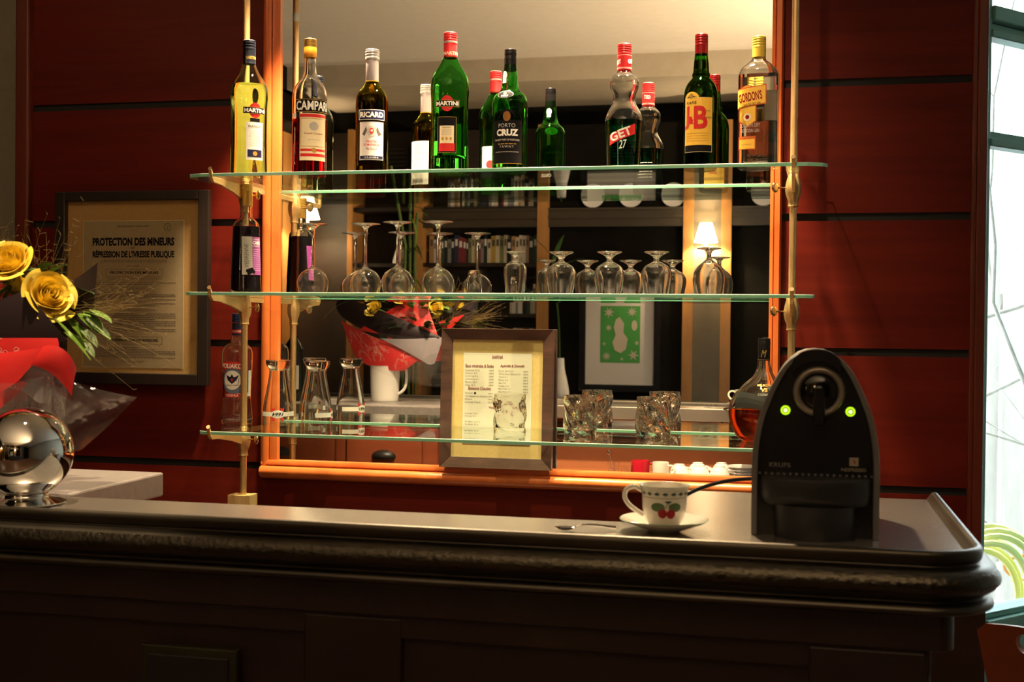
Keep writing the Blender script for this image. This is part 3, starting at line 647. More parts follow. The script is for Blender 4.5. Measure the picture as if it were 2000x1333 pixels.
L2 = ['Ricard, Pastis 2 cl', 'Martini Rosso, Bianco 4 cl', 'Campari 4 cl', 'Porto 4 cl', 'Gin 4 cl', 'Vodka 4 cl', 'Baby Vodka 2 cl', 'Baby Whisky 2 cl']
for i, s_ in enumerate(L2):
    d.text(s_, 0.004, mv(0.20+0.033*i), None, 0.0045, m_inkg, 3, align='l'); d.text('4.00 €', 0.084, mv(0.20+0.033*i), 0.013, 0.004, m_ink, 3, align='r')
L3 = ['Nespresso', 'Thé Nature ou Parfumé', 'Infusion', 'Chocolat Chaud']
for i, s_ in enumerate(L3):
    d.text(s_, -0.088, mv(0.452+0.033*i), None, 0.0045, m_inkg, 3, align='l'); d.text('2.00 €', -0.012, mv(0.452+0.033*i), 0.013, 0.004, m_ink, 3, align='r')
d.rect(-0.063, mv(0.452), -0.0575, mv(0.432), m_ink, 3)
for t, s_ in ((0.68, 'Vin Rouge 12.5 cl'), (0.71, 'Vin Rouge 50 cl'), (0.77, 'Vin Blanc 12.5 cl'), (0.80, 'Vin Blanc 50 cl'), (0.87, 'Champagne la coupe')):
    d.text(s_, -0.088, mv(t), None, 0.0045, m_inkg, 3, align='l')
d.build('menu_sheet', mn)
MB().add([(-HW+0.028, -0.0105, 0.028), (HW-0.028, -0.0105, 0.028), (HW-0.028, -0.0105, HH-0.028), (-HW+0.028, -0.0105, HH-0.028)], [(0, 1, 2, 3)], m_pane).build('glazing', mn, smooth=False)
Decal.curved = True

# ================================================================== BOTTLES
def mm(pts): return [(r/1000, z/1000) for r, z in pts]
def sup(sy, n):
    def f(r, t):
        s_, c_ = sin(t), cos(t); e = 2.0/n
        return r*math.copysign(abs(s_)**e, s_), -r*sy*math.copysign(abs(c_)**e, c_)
    return f
def wall_inner(prof, th, zin, ztop):
    inner = [(max(r - th, 0.0012), z) for r, z in prof if z >= zin and z <= ztop]
    return [(0, zin)] + [(inner[0][0]*0.8, zin)] + [(inner[0][0], zin + 0.004)] + [p for p in inner if p[1] > zin + 0.005]
def bottle(name, loc, rz, label, prof, neck_z, gmat, liquid=None, fill=None, th=0.0028, cross=None, zin=0.008, cat='bottle', fn=4, group=None, seg=56):
    """prof: body profile from (r, 0) to neck top, metres"""
    t = thing(name, loc, label, cat, rz, group); body = catmull(prof, fn)
    r0 = body[0][0]; outer = [(0, 0.0015), (r0*0.7, 0.0012), (r0*0.93, 0.0)] + [(r0, 0.004)] + [p for p in body if p[1] > 0.005]
    inn = wall_inner(body, th, zin, body[-1][1])
    full = outer + [(body[-1][0]-th*0.5, body[-1][1]+0.001)] + inn[::-1]
    b = MB(); b.lathe(full, gmat, seg, cross); o = b.build('glass_body', t, angle=60)
    if liquid:
        k = [(max(r-th*0.75, 0.001), z) for r, z in inn if z < fill] ; rf = rad_at(body, fill) - th*0.75
        lp = [(0, zin-0.0006), (k[1][0], zin-0.0006)] + [(r+th*0.9, z) for r, z in k[2:]] + [(rf, fill), (0, fill)]
        lp[2:] = [(rad_at(body, z)-th*0.80, z) for r, z in lp[2:-1]] + [(0, fill)]
        b = MB(); b.lathe(lp, liquid, seg, cross); b.build('liquid', t, angle=40)
    t_body = body
    def surf(u, v, off):
        r = rad_at(t_body, v)
        if cross:
            # flat front: keep x = u
            x = max(-r*0.999, min(r*0.999, u)); a = abs(x)/r; n = cross.n; y = -cross.sy*r*(1-a**n)**(1/n)
            return Vector((x, y-off, v))
        a = u/max(r, 0.004); return Vector(((r+off)*sin(a), -(r+off)*cos(a), v))
    return t, surf, body
def cap(t, r, z0, z1, m, ridges=6, name='cap', sleeve=None, top=None, seg=40):
    """screw cap with ridges over [zs,z1] and plain sleeve below"""
    b = MB(); zs = sleeve if sleeve is not None else z0; pr = [(r*0.90, z0), (r*0.99, z0), (r*0.99, zs)]
    if zs > z0: pr += [(r*0.985, zs), (r*1.0, zs+0.001)]
    n = ridges
    for i in range(n):
        a = zs+0.002 + (z1-zs-0.004)*i/n; h = (z1-zs-0.004)/n; pr += [(r, a), (r, a+h*0.55), (r*0.965, a+h*0.7), (r*0.965, a+h*0.85)]
    pr += [(r, z1-0.0015), (r*0.93, z1), (0, z1)]
    b.lathe(pr, m, seg)
    if top: b.lathe([(r*0.93, z1+0.0002), (r*0.90, z1+0.0006), (0, z1+0.0006)], top, seg)
    return b.build(name, t, angle=40)
def capsurf(r): return lambda u, v, off: Vector(((r+off)*sin(u/r), -(r+off)*cos(u/r), v))

MART = mm([(47, 0), (47.5, 12), (46.5, 50), (46, 110), (46, 150), (46.5, 185), (47.8, 205), (48, 222), (45.5, 240), (38, 256), (29, 270), (21.5, 284), (17, 296), (15.5, 306), (14, 335)])
# 1 Martini Bianco
t, sf, bd = bottle('vermouth_bottle', (-1.399, -0.24, SH[0]), 45, 'tall clear vermouth bottle with pale yellow liquid, leftmost on the top shelf', MART, 0.3, g_pale, l_bianco, 0.243)
m_nblk = P('cap_blue_black', (0.006, 0.008, 0.016), 0.3, 0, 0.4)
cap(t, 0.0165, 0.334, 0.359, m_nblk, 3, top=m_silver)
b = MB(); b.lathe([(0.0172, 0.298), (0.0165, 0.300), (0.0162, 0.334), (0.0150, 0.335)], m_nblk, 40); b.build('neck_sleeve', t)
d = Decal(capsurf(0.0167)); d.text('MARTINI', 0.0, 0.309, 0.030, 0.008, m_gold, 2, bold=0.03); d.build('neck_lettering', t)
def martini_badge(sf, z, w, name, t, small=1.0):
    d = Decal(sf); d.ell(0, z, 0.0165*small, 0.0195*small, m_red, 1); d.rect(-w/2, z-0.0085, w/2, z+0.0085, m_ink, 2); d.box(-w/2, z-0.0085, w/2, z+0.0085, 0.0008, m_gold, 3)
    d.text('MARTINI', 0, z-0.0052, w*0.92, 0.0105, m_white, 4, bold=0.045); d.build(name, t)
martini_badge(sf, 0.172, 0.062, 'brand_badge', t)
d = Decal(sf); d.rect(-0.013, 0.135, 0.013, 0.152, m_ink, 1); d.rect(-0.023, 0.045, 0.023, 0.142, m_white, 2); d.text('BIANCO', 0, 0.128, 0.034, 0.006, m_ink, 3, bold=0.01)
for i in range(7): d.scribble(-0.015, 0.015, 0.118-0.006*i, 0.0012, m_grey, 3, i)
d.rect(-0.019, 0.052, 0.019, 0.071, m_navy, 3); d.ell(0, 0.061, 0.006, 0.006, m_gold, 4); d.build('front_label', t)
# 2 Campari
CAM = mm([(43.5, 0), (44.2, 10), (44.2, 60), (44.2, 140), (44.2, 195), (43.5, 214), (39, 231), (31, 244), (22, 256), (17, 268), (15.5, 284), (15.2, 300), (13, 330)])
t, sf, bd = bottle('aperitif_bottle', (-1.230, -0.24, SH[0]), 36, 'aperitif bottle half filled with bright red liquid, gold cap, left of the mirror', CAM, 0.3, g_clear, l_red, 0.148)
cap(t, 0.0160, 0.312, 0.356, m_goldcap, 5, sleeve=0.334, top=m_silver)
b = MB(); b.lathe([(0.0162, 0.308), (0.0164, 0.309), (0.0164, 0.334), (0.0158, 0.335)], P('cap_orange', (0.75, 0.30, 0.02), 0.35, 0.3), 40); b.build('neck_band', t)
d = Decal(sf); d.rect(-0.050, 0.162, 0.050, 0.197, m_ink, 1); d.rect(-0.050, 0.1635, 0.050, 0.1645, m_gold, 2); d.rect(-0.050, 0.1945, 0.050, 0.1955, m_gold, 2)
d.text('CAMPARI', -0.002, 0.1675, 0.092, 0.024, m_white, 3, bold=0.03); d.build('brand_band', t)
d = Decal(sf); d.rect(-0.037, 0.040, 0.037, 0.160, m_cream, 1); d.rect(-0.037, 0.150, 0.037, 0.158, m_red, 2); d.box(-0.034, 0.075, 0.034, 0.147, 0.0012, m_gold, 2)
d.text('Fratelli Campari', 0, 0.105, 0.050, 0.006, m_dkred, 2, shear=0.4)
d.ell(0, 0.127, 0.012, 0.011, m_grey, 2); d.scribble(-0.015, 0.015, 0.092, 0.0014, m_grey, 2, 5)
for z, h, m in ((0.0635, 0.006, m_red), (0.050, 0.0075, m_red)): d.rect(-0.035, z, 0.035, z+h, m, 2)
d.ell(0, 0.066, 0.006, 0.006, m_gold, 3); d.build('front_label', t)
d = Decal(sf); d.rect(-0.068, 0.150, -0.050, 0.162, m_white, 1); d.build('tax_stamp', t)
# 3 Ricard
RIC = mm([(41.5, 0), (42, 10), (41.2, 60), (40.8, 120), (41, 178), (40, 196), (35, 212), (26, 224), (18.5, 236), (15.8, 246), (15.2, 270), (14, 300)])
t, sf, bd = bottle('pastis_bottle', (-1.062, -0.24, SH[0]), 19, 'olive brown pastis bottle with silver cap and crested cream label', RIC, 0.3, g_olive, l_brown, 0.205)
cap(t, 0.0180, 0.297, 0.322, m_silver, 3, top=m_white)
b = MB(); b.lathe([(0.0160, 0.241), (0.0164, 0.242), (0.0158, 0.297), (0.015, 0.298)], P('neck_sleeve_mauve', (0.50, 0.44, 0.46), 0.4, 0.4), 40); b.lathe([(0.0166, 0.239), (0.0166, 0.2425)], m_gold, 40); b.build('neck_sleeve', t)
d = Decal(sf); d.rect(-0.036, 0.139, 0.036, 0.165, m_white, 1); d.rect(-0.0345, 0.1405, 0.0345, 0.1635, m_navy, 2); d.text('RICARD', 0, 0.145, 0.062, 0.014, m_white, 3, bold=0.045); d.build('brand_band', t)
d = Decal(sf); d.rect(-0.033, 0.038, 0.033, 0.134, m_white, 1); d.box(-0.0325, 0.0385, 0.0325, 0.1335, 0.0008, m_ink, 2); d.rect(-0.0305, 0.0405, 0.0305, 0.1315, P('label_mauve', (0.66, 0.60, 0.60), 0.5), 2)
d.ell(0, 0.110, 0.0125, 0.0135, m_grey, 3); d.fan([(-0.024, 0.103), (-0.014, 0.122), (-0.011, 0.112), (-0.018, 0.098)], m_inkg, 3); d.fan([(0.026, 0.103), (0.014, 0.122), (0.011, 0.112), (0.018, 0.098)], m_inkg, 3)
d.ell(0, 0.111, 0.0055, 0.0075, m_red, 4); d.text('45', 0, 0.1085, 0.006, 0.006, m_white, 5, bold=0.03)
d.text('PASTIS', 0, 0.0815, 0.026, 0.0055, m_red, 3, bold=0.01); d.text('DE MARSEILLE', 0, 0.0735, 0.040, 0.0055, m_red, 3, bold=0.01); d.text('Paul Ricard', 0, 0.063, 0.028, 0.006, m_inkg, 3, shear=0.4)
d.rect(-0.0305, 0.0405, 0.0305, 0.0485, m_navy, 3); d.text('GRANDE', 0, 0.0425, 0.035, 0.004, m_white, 4, space=1.4); d.build('front_label', t)
bk = lambda f: (lambda u, v, off: Matrix.Rotation(pi, 3, 'Z') @ f(u, v, off))
d = Decal(bk(sf)); d.rect(-0.034, 0.030, 0.034, 0.155, m_white, 1)
for i in range(12): d.scribble(-0.026, 0.026, 0.142-0.007*i, 0.0012, m_grey, 2, 40+i)
for i in range(18): d.rect(-0.018+0.002*i, 0.034, -0.018+0.002*i+(0.0012 if i % 3 else 0.0006), 0.048, m_ink, 2, nu=1, nv=1)
d.build('back_label', t)
# 4 Martini Rosso
t, sf, bd = bottle('vermouth_bottle', (-0.855, -0.245, SH[0]), 7, 'tall green vermouth bottle with bright red cap, centre of the top shelf', MART, 0.3, g_green, l_clear, 0.045)
cap(t, 0.0172, 0.334, 0.355, m_redcap, 3, top=m_silver)
b = MB(); b.lathe([(0.0175, 0.292), (0.0172, 0.293), (0.0168, 0.334), (0.0150, 0.335)], m_redcap, 40); b.lathe([(0.0174, 0.328), (0.0176, 0.329), (0.0174, 0.333)], m_silver, 40); b.build('neck_sleeve', t)
d = Decal(capsurf(0.0176)); d.text('MARTINI', 0.006, 0.298, 0.046, 0.008, m_cream, 2, bold=0.03); d.build('neck_lettering', t)
martini_badge(sf, 0.172, 0.062, 'brand_badge', t)
d = Decal(sf); d.rect(-0.024, 0.050, 0.024, 0.139, m_ink, 1); d.box(-0.024, 0.050, 0.024, 0.139, 0.0007, m_gold, 2); d.rect(-0.018, 0.074, 0.018, 0.117, m_cream, 2); d.text('ROSSO', 0, 0.111, 0.02, 0.003, m_ink, 3)
for i in range(4): d.scribble(-0.013, 0.013, 0.106-0.004*i, 0.001, m_grey, 3, 60+i)
for i in (-1, 0, 1): d.ell(0.010*i, 0.085, 0.003, 0.004, m_gold, 3)
d.rect(-0.020, 0.054, 0.020, 0.074, m_red, 2); d.build('front_label', t)
d = Decal(bk(sf)); d.rect(-0.026, 0.045, 0.026, 0.135, m_white, 1); d.ell(-0.002, 0.083, 0.012, 0.012, m_red, 2); d.rect(-0.026, 0.045, 0.026, 0.068, m_ink, 2); d.build('back_label', t)
# 5 Porto Cruz
CRZ = mm([(42.5, 0), (43, 10), (43, 60), (43, 120), (43.3, 165), (42, 180), (36, 192), (27, 200), (21.5, 210), (19, 225), (17.5, 240), (15.5, 258), (14, 280)])
t, sf, bd = bottle('port_bottle', (-0.697, -0.26, SH[0]), 3, 'green port wine bottle with black cap and black label lettered in cream', CRZ, 0.26, g_green)
cap(t, 0.0150, 0.252, 0.304, m_blackgloss, 2, sleeve=0.277)
d = Decal(sf); d.rect(-0.040, 0.020, 0.040, 0.125, m_ink, 1); d.fan([(0.040*cos(pi*i/16), 0.125+0.026*sin(pi*i/16)) for i in range(17)] + [(-0.039, 0.124)], m_ink, 1)
d.rect(-0.040, 0.019, 0.040, 0.0197, m_gold, 2)
for i in range(17): pass
d.ell(0.0, 0.134, 0.0095, 0.012, P('label_bronze', (0.30, 0.13, 0.03), 0.4, 0.5), 2); d.text('PORTO', 0, 0.107, 0.042, 0.0095, m_grey, 3); d.text('CRUZ', 0.001, 0.0865, 0.055, 0.0165, m_white, 3, bold=0.05)
d.text('THE BEST PORT OF PORTUGAL', 0, 0.0745, 0.066, 0.0045, m_grey, 3, bold=0.02); d.scribble(-0.022, 0.024, 0.066, 0.002, m_gold, 3, 3); d.text('TAWNY', 0, 0.0575, 0.036, 0.0058, m_grey, 3, space=1.3); d.scribble(-0.03, 0.03, 0.047, 0.0012, m_grey, 3, 4); d.build('front_label', t)
d = Decal(sf); d.ell(-0.006, 0.1885, 0.021, 0.0098, m_white, 1); d.ell(-0.006, 0.1885, 0.020, 0.009, m_ink, 2); d.ell(-0.006, 0.1905, 0.004, 0.0035, m_gold, 3); d.text('1887', -0.006, 0.1815, 0.018, 0.005, m_white, 3, bold=0.02); d.build('shoulder_badge', t)
d = Decal(sf); d.ell(-0.013, 0.239, 0.0085, 0.0105, m_white, 1); d.rect(-0.0195, 0.220, -0.0065, 0.236, m_white, 1); d.ring(-0.013, 0.239, 0.006, 0.001, m_grey, 2); d.build('neck_seal', t)
d = Decal(bk(sf)); d.rect(-0.03, 0.03, 0.03, 0.062, m_ink, 1); d.text('CRUZ', 0, 0.047, 0.030, 0.009, m_white, 2, bold=0.04); d.build('back_label', t)
d = Decal(bk(sf)); d.ell(0, 0.236, 0.008, 0.0095, m_white, 1); d.rect(-0.006, 0.220, 0.006, 0.234, m_white, 1); d.build('back_neck_seal', t)
# 6 GET 27
GET = mm([(40, 0), (40.5, 10), (41.5, 45), (43, 80), (44.6, 108), (45.3, 122), (42.5, 136), (35.5, 151), (28.5, 164), (26.8, 174), (28.5, 186), (34, 202), (35.5, 212), (33, 224), (26, 233), (19, 240), (16.2, 250), (14, 290)])
t, sf, bd = bottle('mint_liqueur_bottle', (-0.416, -0.25, SH[0]), 3, 'waisted mint liqueur bottle with clear bulbs above dark green liquid and red cap', GET, 0.25, g_clear, l_get, 0.122)
cap(t, 0.0172, 0.245, 0.308, m_redcap, 4, sleeve=0.282, top=m_silver)
d = Decal(capsurf(0.0173))
for k in (0, 1, 2): d.text('GET', -0.016+0.036*k, 0.258+0.002*k, 0.019, 0.0105, m_white, 2, bold=0.04, rot=9)
for z in (0.2475, 0.2495, 0.2795): d.rect(-0.054, z, 0.054, z+0.0006, m_white, 2, nu=40)
d.build('cap_lettering', t)
d = Decal(sf); d.poly([(-0.033, 0.061), (-0.033, 0.084), (-0.0, 0.0975), (0.0, 0.0745)], m_red, 1); d.poly([(0.0, 0.0745), (0.0, 0.0975), (0.031, 0.110), (0.031, 0.087)], m_red, 1)
d.b = MB(); 
def skew(u): return u*0.40
d.b.grid(lambda a, c: sf(-0.034+0.066*a, 0.0605+skew(0.066*a)+0.0245*c, 0.0003), 14, 2, m_red)
d.text('GET', -0.001, 0.0765, 0.056, 0.021, m_white, 2, bold=0.03, rot=20); d.text('27', 0.003, 0.052, 0.021, 0.020, P('label_silver_text', (0.6, 0.75, 0.7), 0.4), 2, bold=0.01, shear=0.4, rot=8); d.build('front_label', t)
d = Decal(bk(sf))
for i in range(6): d.scribble(-0.02, 0.022, 0.08-0.008*i, 0.002, m_white, 1, 70+i)
d.build('back_lettering', t)
# 7 J&B
JB = mm([(39.5, 0), (40.3, 10), (40.3, 60), (40.3, 120), (40.3, 168), (38.5, 190), (33, 205), (25.5, 215), (20.5, 221), (21.2, 229), (18.8, 236), (17.5, 255), (15.5, 275), (14, 300)])
t, sf, bd = bottle('whisky_bottle', (-0.232, -0.25, SH[0]), -6, 'green whisky bottle with dark red cap and large yellow label', JB, 0.28, g_dkgreen, l_brown, 0.262)
cap(t, 0.0155, 0.276, 0.324, m_dkred, 4, sleeve=0.296)
d = Decal(sf); d.rect(-0.036, 0.056, 0.036, 0.168, m_yellow, 1); d.fan([(-0.0165+0.0195*cos(pi*i/12), 0.168+0.014*sin(pi*i/12)) for i in range(13)] + [(-0.035, 0.167), (0.002, 0.167)], m_yellow, 1); d.rect(-0.036, 0.040, 0.036, 0.056, m_ink, 1); d.box(-0.036, 0.0395, 0.036, 0.168, 0.0006, m_cream, 2)
d.ell(-0.0165, 0.172, 0.005, 0.007, m_gold, 2); d.text('RARE', -0.0155, 0.1525, 0.026, 0.0065, m_ink, 3)
d.text('J', -0.0285, 0.094, 0.015, 0.054, m_red, 4, bold=0.03); d.text('&', -0.0155, 0.106, 0.013, 0.018, m_red, 4, bold=0.05); d.text('B', 0.0075, 0.094, 0.032, 0.054, m_red, 4, bold=0.03)
d.text('SCOTCH', 0.020, 0.134, 0.02, 0.004, m_inkg, 3); d.text('WHISKY', 0.026, 0.118, 0.018, 0.005, m_inkg, 3)
for i in range(4): d.scribble(-0.030, 0.028, 0.083-0.006*i, 0.0012, m_gold, 2, 80+i)
d.build('front_label', t)
d = Decal(bk(sf)); d.rect(-0.030, 0.008, 0.030, 0.064, m_yellow, 1); d.text('J&B', 0.004, 0.044, 0.022, 0.013, m_red, 2, bold=0.05); d.build('back_label', t)
# 8 Gordon's
GOR = mm([(46, 0), (46.5, 8), (46.5, 60), (46.5, 120), (46.5, 180), (46.5, 214), (45.5, 226), (40, 238), (30, 247), (20, 255), (16, 262), (14, 290)])
cr_ = sup(0.70, 3.2); cr_.n = 3.2; cr_.sy = 0.70
t, sf, bd = bottle('gin_bottle', (-0.097, -0.25, SH[0]), -8, 'broad clear gin bottle with yellow cap and tilted yellow label, rightmost on the top shelf', GOR, 0.27, g_clear, l_clear, 0.222, cross=cr_)
cap(t, 0.0160, 0.264, 0.313, m_yelcap, 4, sleeve=0.285, top=m_redcap)
m_or = P('label_orange_red', (0.62, 0.10, 0.02), 0.4)
d = Decal(sf)
def arch(u0, u1, v0, v1, ex, m, ly):
    w = (u1-u0)/2; c = (u0+u1)/2; d.fan([(u0, v0), (c, v0-ex), (u1, v0)] + [(c+w*cos(pi*i/12), v1+w*0.8*sin(pi*i/12)) for i in range(13)], m, ly)
arch(-0.041, 0.001, 0.110, 0.178, 0.014, m_or, 1); arch(-0.0385, -0.0015, 0.111, 0.178, 0.012, m_yellow, 2); d.ell(-0.020, 0.181, 0.008, 0.010, m_gold, 3); d.ell(-0.020, 0.120, 0.0095, 0.0095, m_cream, 3); d.ell(-0.020, 0.120, 0.005, 0.005, m_dkred, 4)
def quad(u0, u1, v, h, sk, m, ly): d.b.grid(lambda a, c: sf(u0+(u1-u0)*a, v+sk*(u1-u0)*a+h*c, ly*0.0004), 12, 2, m)
quad(-0.0455, 0.024, 0.1405, 0.046, 0.13, m_or, 4); quad(-0.0455, 0.022, 0.1430, 0.041, 0.13, m_yellow, 5)
d.text("GORDON'S", -0.0125, 0.1565, 0.056, 0.022, m_dkred, 7, bold=0.03, rot=7.4); d.text('LONDON DRY GIN', -0.011, 0.1462, 0.044, 0.006, m_ink, 7, bold=0.01, rot=7.4)
d.rect(-0.041, 0.044, 0.0, 0.075, m_or, 2); d.rect(-0.039, 0.046, -0.002, 0.068, m_yellow, 3); d.text('IMPORTED', -0.020, 0.0695, 0.03, 0.004, m_gold, 4); d.scribble(-0.034, -0.008, 0.055, 0.0014, m_gold, 4, 6)
d.build('front_label', t)
d = Decal(sf); d.text('LONDON DRY', -0.014, 0.096, 0.048, 0.009, P('embossed_glass_text', (0.45, 0.42, 0.40), 0.2), 1); d.text('GORDON GIN', -0.014, 0.084, 0.044, 0.008, MATS['embossed_glass_text'], 1); d.build('embossed_lettering', t)
d = Decal(lambda u, v, off: Vector((0.0455+off-0.004*abs(u)/0.02, u, v))); d.curved = False; 
d = Decal(bk(sf)); d.rect(-0.044, 0.118, -0.010, 0.190, P('back_label_paper', (0.62, 0.56, 0.44), 0.6), 1); d.build('back_label', t)
# 9 cassis
CAS = mm([(40.6, 0), (40.6, 8), (39.5, 40), (37.5, 95), (35.5, 150), (34.5, 172), (32.5, 186), (25, 195), (18, 201), (16.2, 207), (15.8, 232), (14, 270)])
t, sf, bd = bottle('cassis_bottle', (-1.428, -0.19, SH[1]), 55, 'conical dark blackcurrant liqueur bottle with gold cap on the middle shelf', CAS, 0.25, g_clear, P('cassis_liquid', (0.010, 0.003, 0.008), 0.15), 0.178, fn=3)
cap(t, 0.0168, 0.232, 0.291, m_goldcap, 4, sleeve=0.266)
d = Decal(sf); d.rect(-0.030, 0.050, -0.002, 0.150, m_grey, 1); d.rect(-0.002, 0.050, 0.046, 0.150, m_purple, 1); d.text('CRÈME DE', 0.012, 0.141, 0.026, 0.005, m_white, 2); d.text('CASSIS', 0.014, 0.130, 0.030, 0.009, m_white, 2, bold=0.04); d.text('DE BOURGOGNE', 0.013, 0.124, 0.028, 0.004, m_white, 2)
for i in range(11): d.scribble(0.0, 0.034, 0.116-0.0055*i, 0.0014, P('label_lilac', (0.62, 0.35, 0.6), 0.5), 2, 20+i)
d.text('VEDRENNE', -0.013, 0.100, 0.062, 0.010, MATS['ink_grey'], 2, rot=90); 
for u, v in ((-0.010, 0.062), (-0.004, 0.064), (-0.007, 0.057), (-0.015, 0.060), (-0.012, 0.054), (0.001, 0.058)): d.ell(u, v, 0.0048, 0.0048, m_ink, 3, 14)
d.build('front_label', t)
d = Decal(lambda u, v, off: Matrix.Rotation(RAD(-150), 3, 'Z') @ sf(u, v, off)); d.rect(-0.02, 0.05, 0.02, 0.125, m_purple, 1); d.rect(-0.018, 0.052, 0.012, 0.078, m_white, 2)
for i in range(12): d.rect(-0.016+0.0022*i, 0.054, -0.016+0.0022*i+0.001, 0.076, m_ink, 3, nu=1, nv=1)
d.build('back_label', t)
# 10 vodka
POL = mm([(42.5, 0), (42.8, 6), (40.5, 35), (37.5, 65), (37.8, 95), (39.5, 130), (41.2, 165), (41.5, 188), (38, 204), (30, 214), (20, 221), (15.5, 230), (14.6, 240), (14, 285)])
t, sf, bd = bottle('vodka_bottle', (-1.480, -0.127, SH[2]), 14, 'clear vodka bottle with blue cap, red and blue label, left end of the bottom shelf', POL, 0.25, g_clear, l_clear, 0.070)
cap(t, 0.0152, 0.276, 0.299, m_bluecap, 3, top=m_silver)
b = MB(); b.lathe([(0.0154, 0.240), (0.0152, 0.241), (0.0150, 0.274)], m_navy, 36); b.lathe([(0.0156, 0.246), (0.0156, 0.256)], m_red, 36); b.build('neck_sleeve', t)
d = Decal(capsurf(0.0157)); d.text('POLIAKOV', 0.0, 0.2485, 0.026, 0.005, m_white, 2, bold=0.03); d.build('neck_lettering', t)
d = Decal(sf); d.rect(0.0, 0.082, 0.052, 0.146, m_navy, 1); d.rect(0.040, 0.084, 0.052, 0.146, m_grey, 2); d.rect(0.0, 0.076, 0.052, 0.086, m_grey, 2)
d.ell(-0.004, 0.118, 0.031, 0.036, P('label_blue_grey', (0.12, 0.16, 0.28), 0.4), 3); d.ell(-0.006, 0.120, 0.024, 0.026, m_white, 4)
d.fan([(-0.006, 0.136), (-0.001, 0.128), (0.012, 0.134), (0.006, 0.120), (-0.002, 0.113), (-0.006, 0.110), (-0.010, 0.113), (-0.018, 0.120), (-0.022, 0.134), (-0.011, 0.128)], m_navy, 5); d.ell(-0.006, 0.121, 0.003, 0.004, m_red, 6)
d.text('PREMIUM VODKA', -0.006, 0.1045, 0.036, 0.0035, m_ink, 5)
d.b.grid(lambda a, c: sf(-0.040+0.074*a, 0.144+0.010*sin(pi*(a*0.8+0.1))-0.006*a+0.019*c, 0.0018), 16, 2, m_red)
d.text('POLIAKOV', -0.004, 0.1515, 0.066, 0.013, m_white, 8, bold=0.03, rot=-2); d.rect(-0.028, 0.074, 0.016, 0.084, m_red, 4); d.text('VODKA', -0.006, 0.076, 0.034, 0.006, m_white, 5, bold=0.03, space=1.3); d.build('front_label', t)
# 11 cognac
COG = mm([(52, 0), (56, 4), (68, 18), (79, 40), (84, 68), (80, 96), (67, 118), (50, 134), (34, 148), (23, 164), (17, 180), (15, 195), (13.5, 225)])
cc = sup(0.46, 2.0); cc.n = 2.0; cc.sy = 0.46
t, sf, bd = bottle('cognac_bottle', (-0.078, -0.185, SH[2]), -4, 'round flask shaped cognac bottle with amber liquid behind the coffee machine', COG, 0.2, g_clear, l_amber, 0.078, cross=None, fn=5)
t.scale = (1, 0.5, 1)
cap(t, 0.0150, 0.196, 0.250, m_blackgloss, 1, sleeve=0.232)
d = Decal(capsurf(0.0154)); d.text('M', 0, 0.205, 0.014, 0.017, m_gold, 2, shear=0.4); d.rect(-0.04, 0.198, 0.04, 0.1985, m_gold, 2, nu=30); d.build('cap_lettering', t)
d = Decal(sf)
d.b.grid(lambda a, c: sf(-0.075+0.118*a, 0.080+0.030*c - 0.022*a + (0.030*c)*(1-a)*0.3 + 0.012*sin(pi*a), 0.0006), 26, 3, P('satin_black_band', (0.03, 0.03, 0.028), 0.35))
d.fan([(0.0, 0.112), (0.012, 0.136), (0.026, 0.141), (0.044, 0.125), (0.052, 0.100), (0.020, 0.094)], MATS['satin_black_band'], 2)
d.build('black_band', t)
d = Decal(sf); m_cop = P('copper_print', (0.62, 0.28, 0.08), 0.35, 0.5)
d.text('MEUKOW', 0.004, 0.1345, 0.034, 0.0055, m_cop, 4, bold=0.02); d.text('VS', 0.004, 0.1215, 0.016, 0.0095, m_cop, 4, bold=0.04); d.text('COGNAC', 0.004, 0.1125, 0.028, 0.0055, m_grey, 4, bold=0.01); d.build('front_lettering', t)

# wine bottle on the slab (seen in the mirror)
WB = mm([(37, 0), (37.5, 8), (37.5, 80), (37.5, 185), (35, 202), (26, 220), (17, 234), (14.5, 248), (14, 290)])
t, sf, bd = bottle('wine_bottle', (-1.86, -1.17, ZB+0.004), 178, 'dark wine bottle with white label standing on the stone worktop, seen in the mirror', WB, 0.3, P('dark_bottle_glass', (0.008, 0.012, 0.008), 0.05, 0, 0.6), th=0.003)
cap(t, 0.0148, 0.238, 0.296, P('foil_dark_red', (0.12, 0.01, 0.02), 0.4, 0.4), 1, name='foil', sleeve=0.28)
d = Decal(sf); d.rect(-0.034, 0.045, 0.034, 0.135, m_white, 1)
for i in range(4): d.scribble(-0.02, 0.02, 0.11-0.012*i, 0.002, m_inkg, 2, i)
d.build('front_label', t)

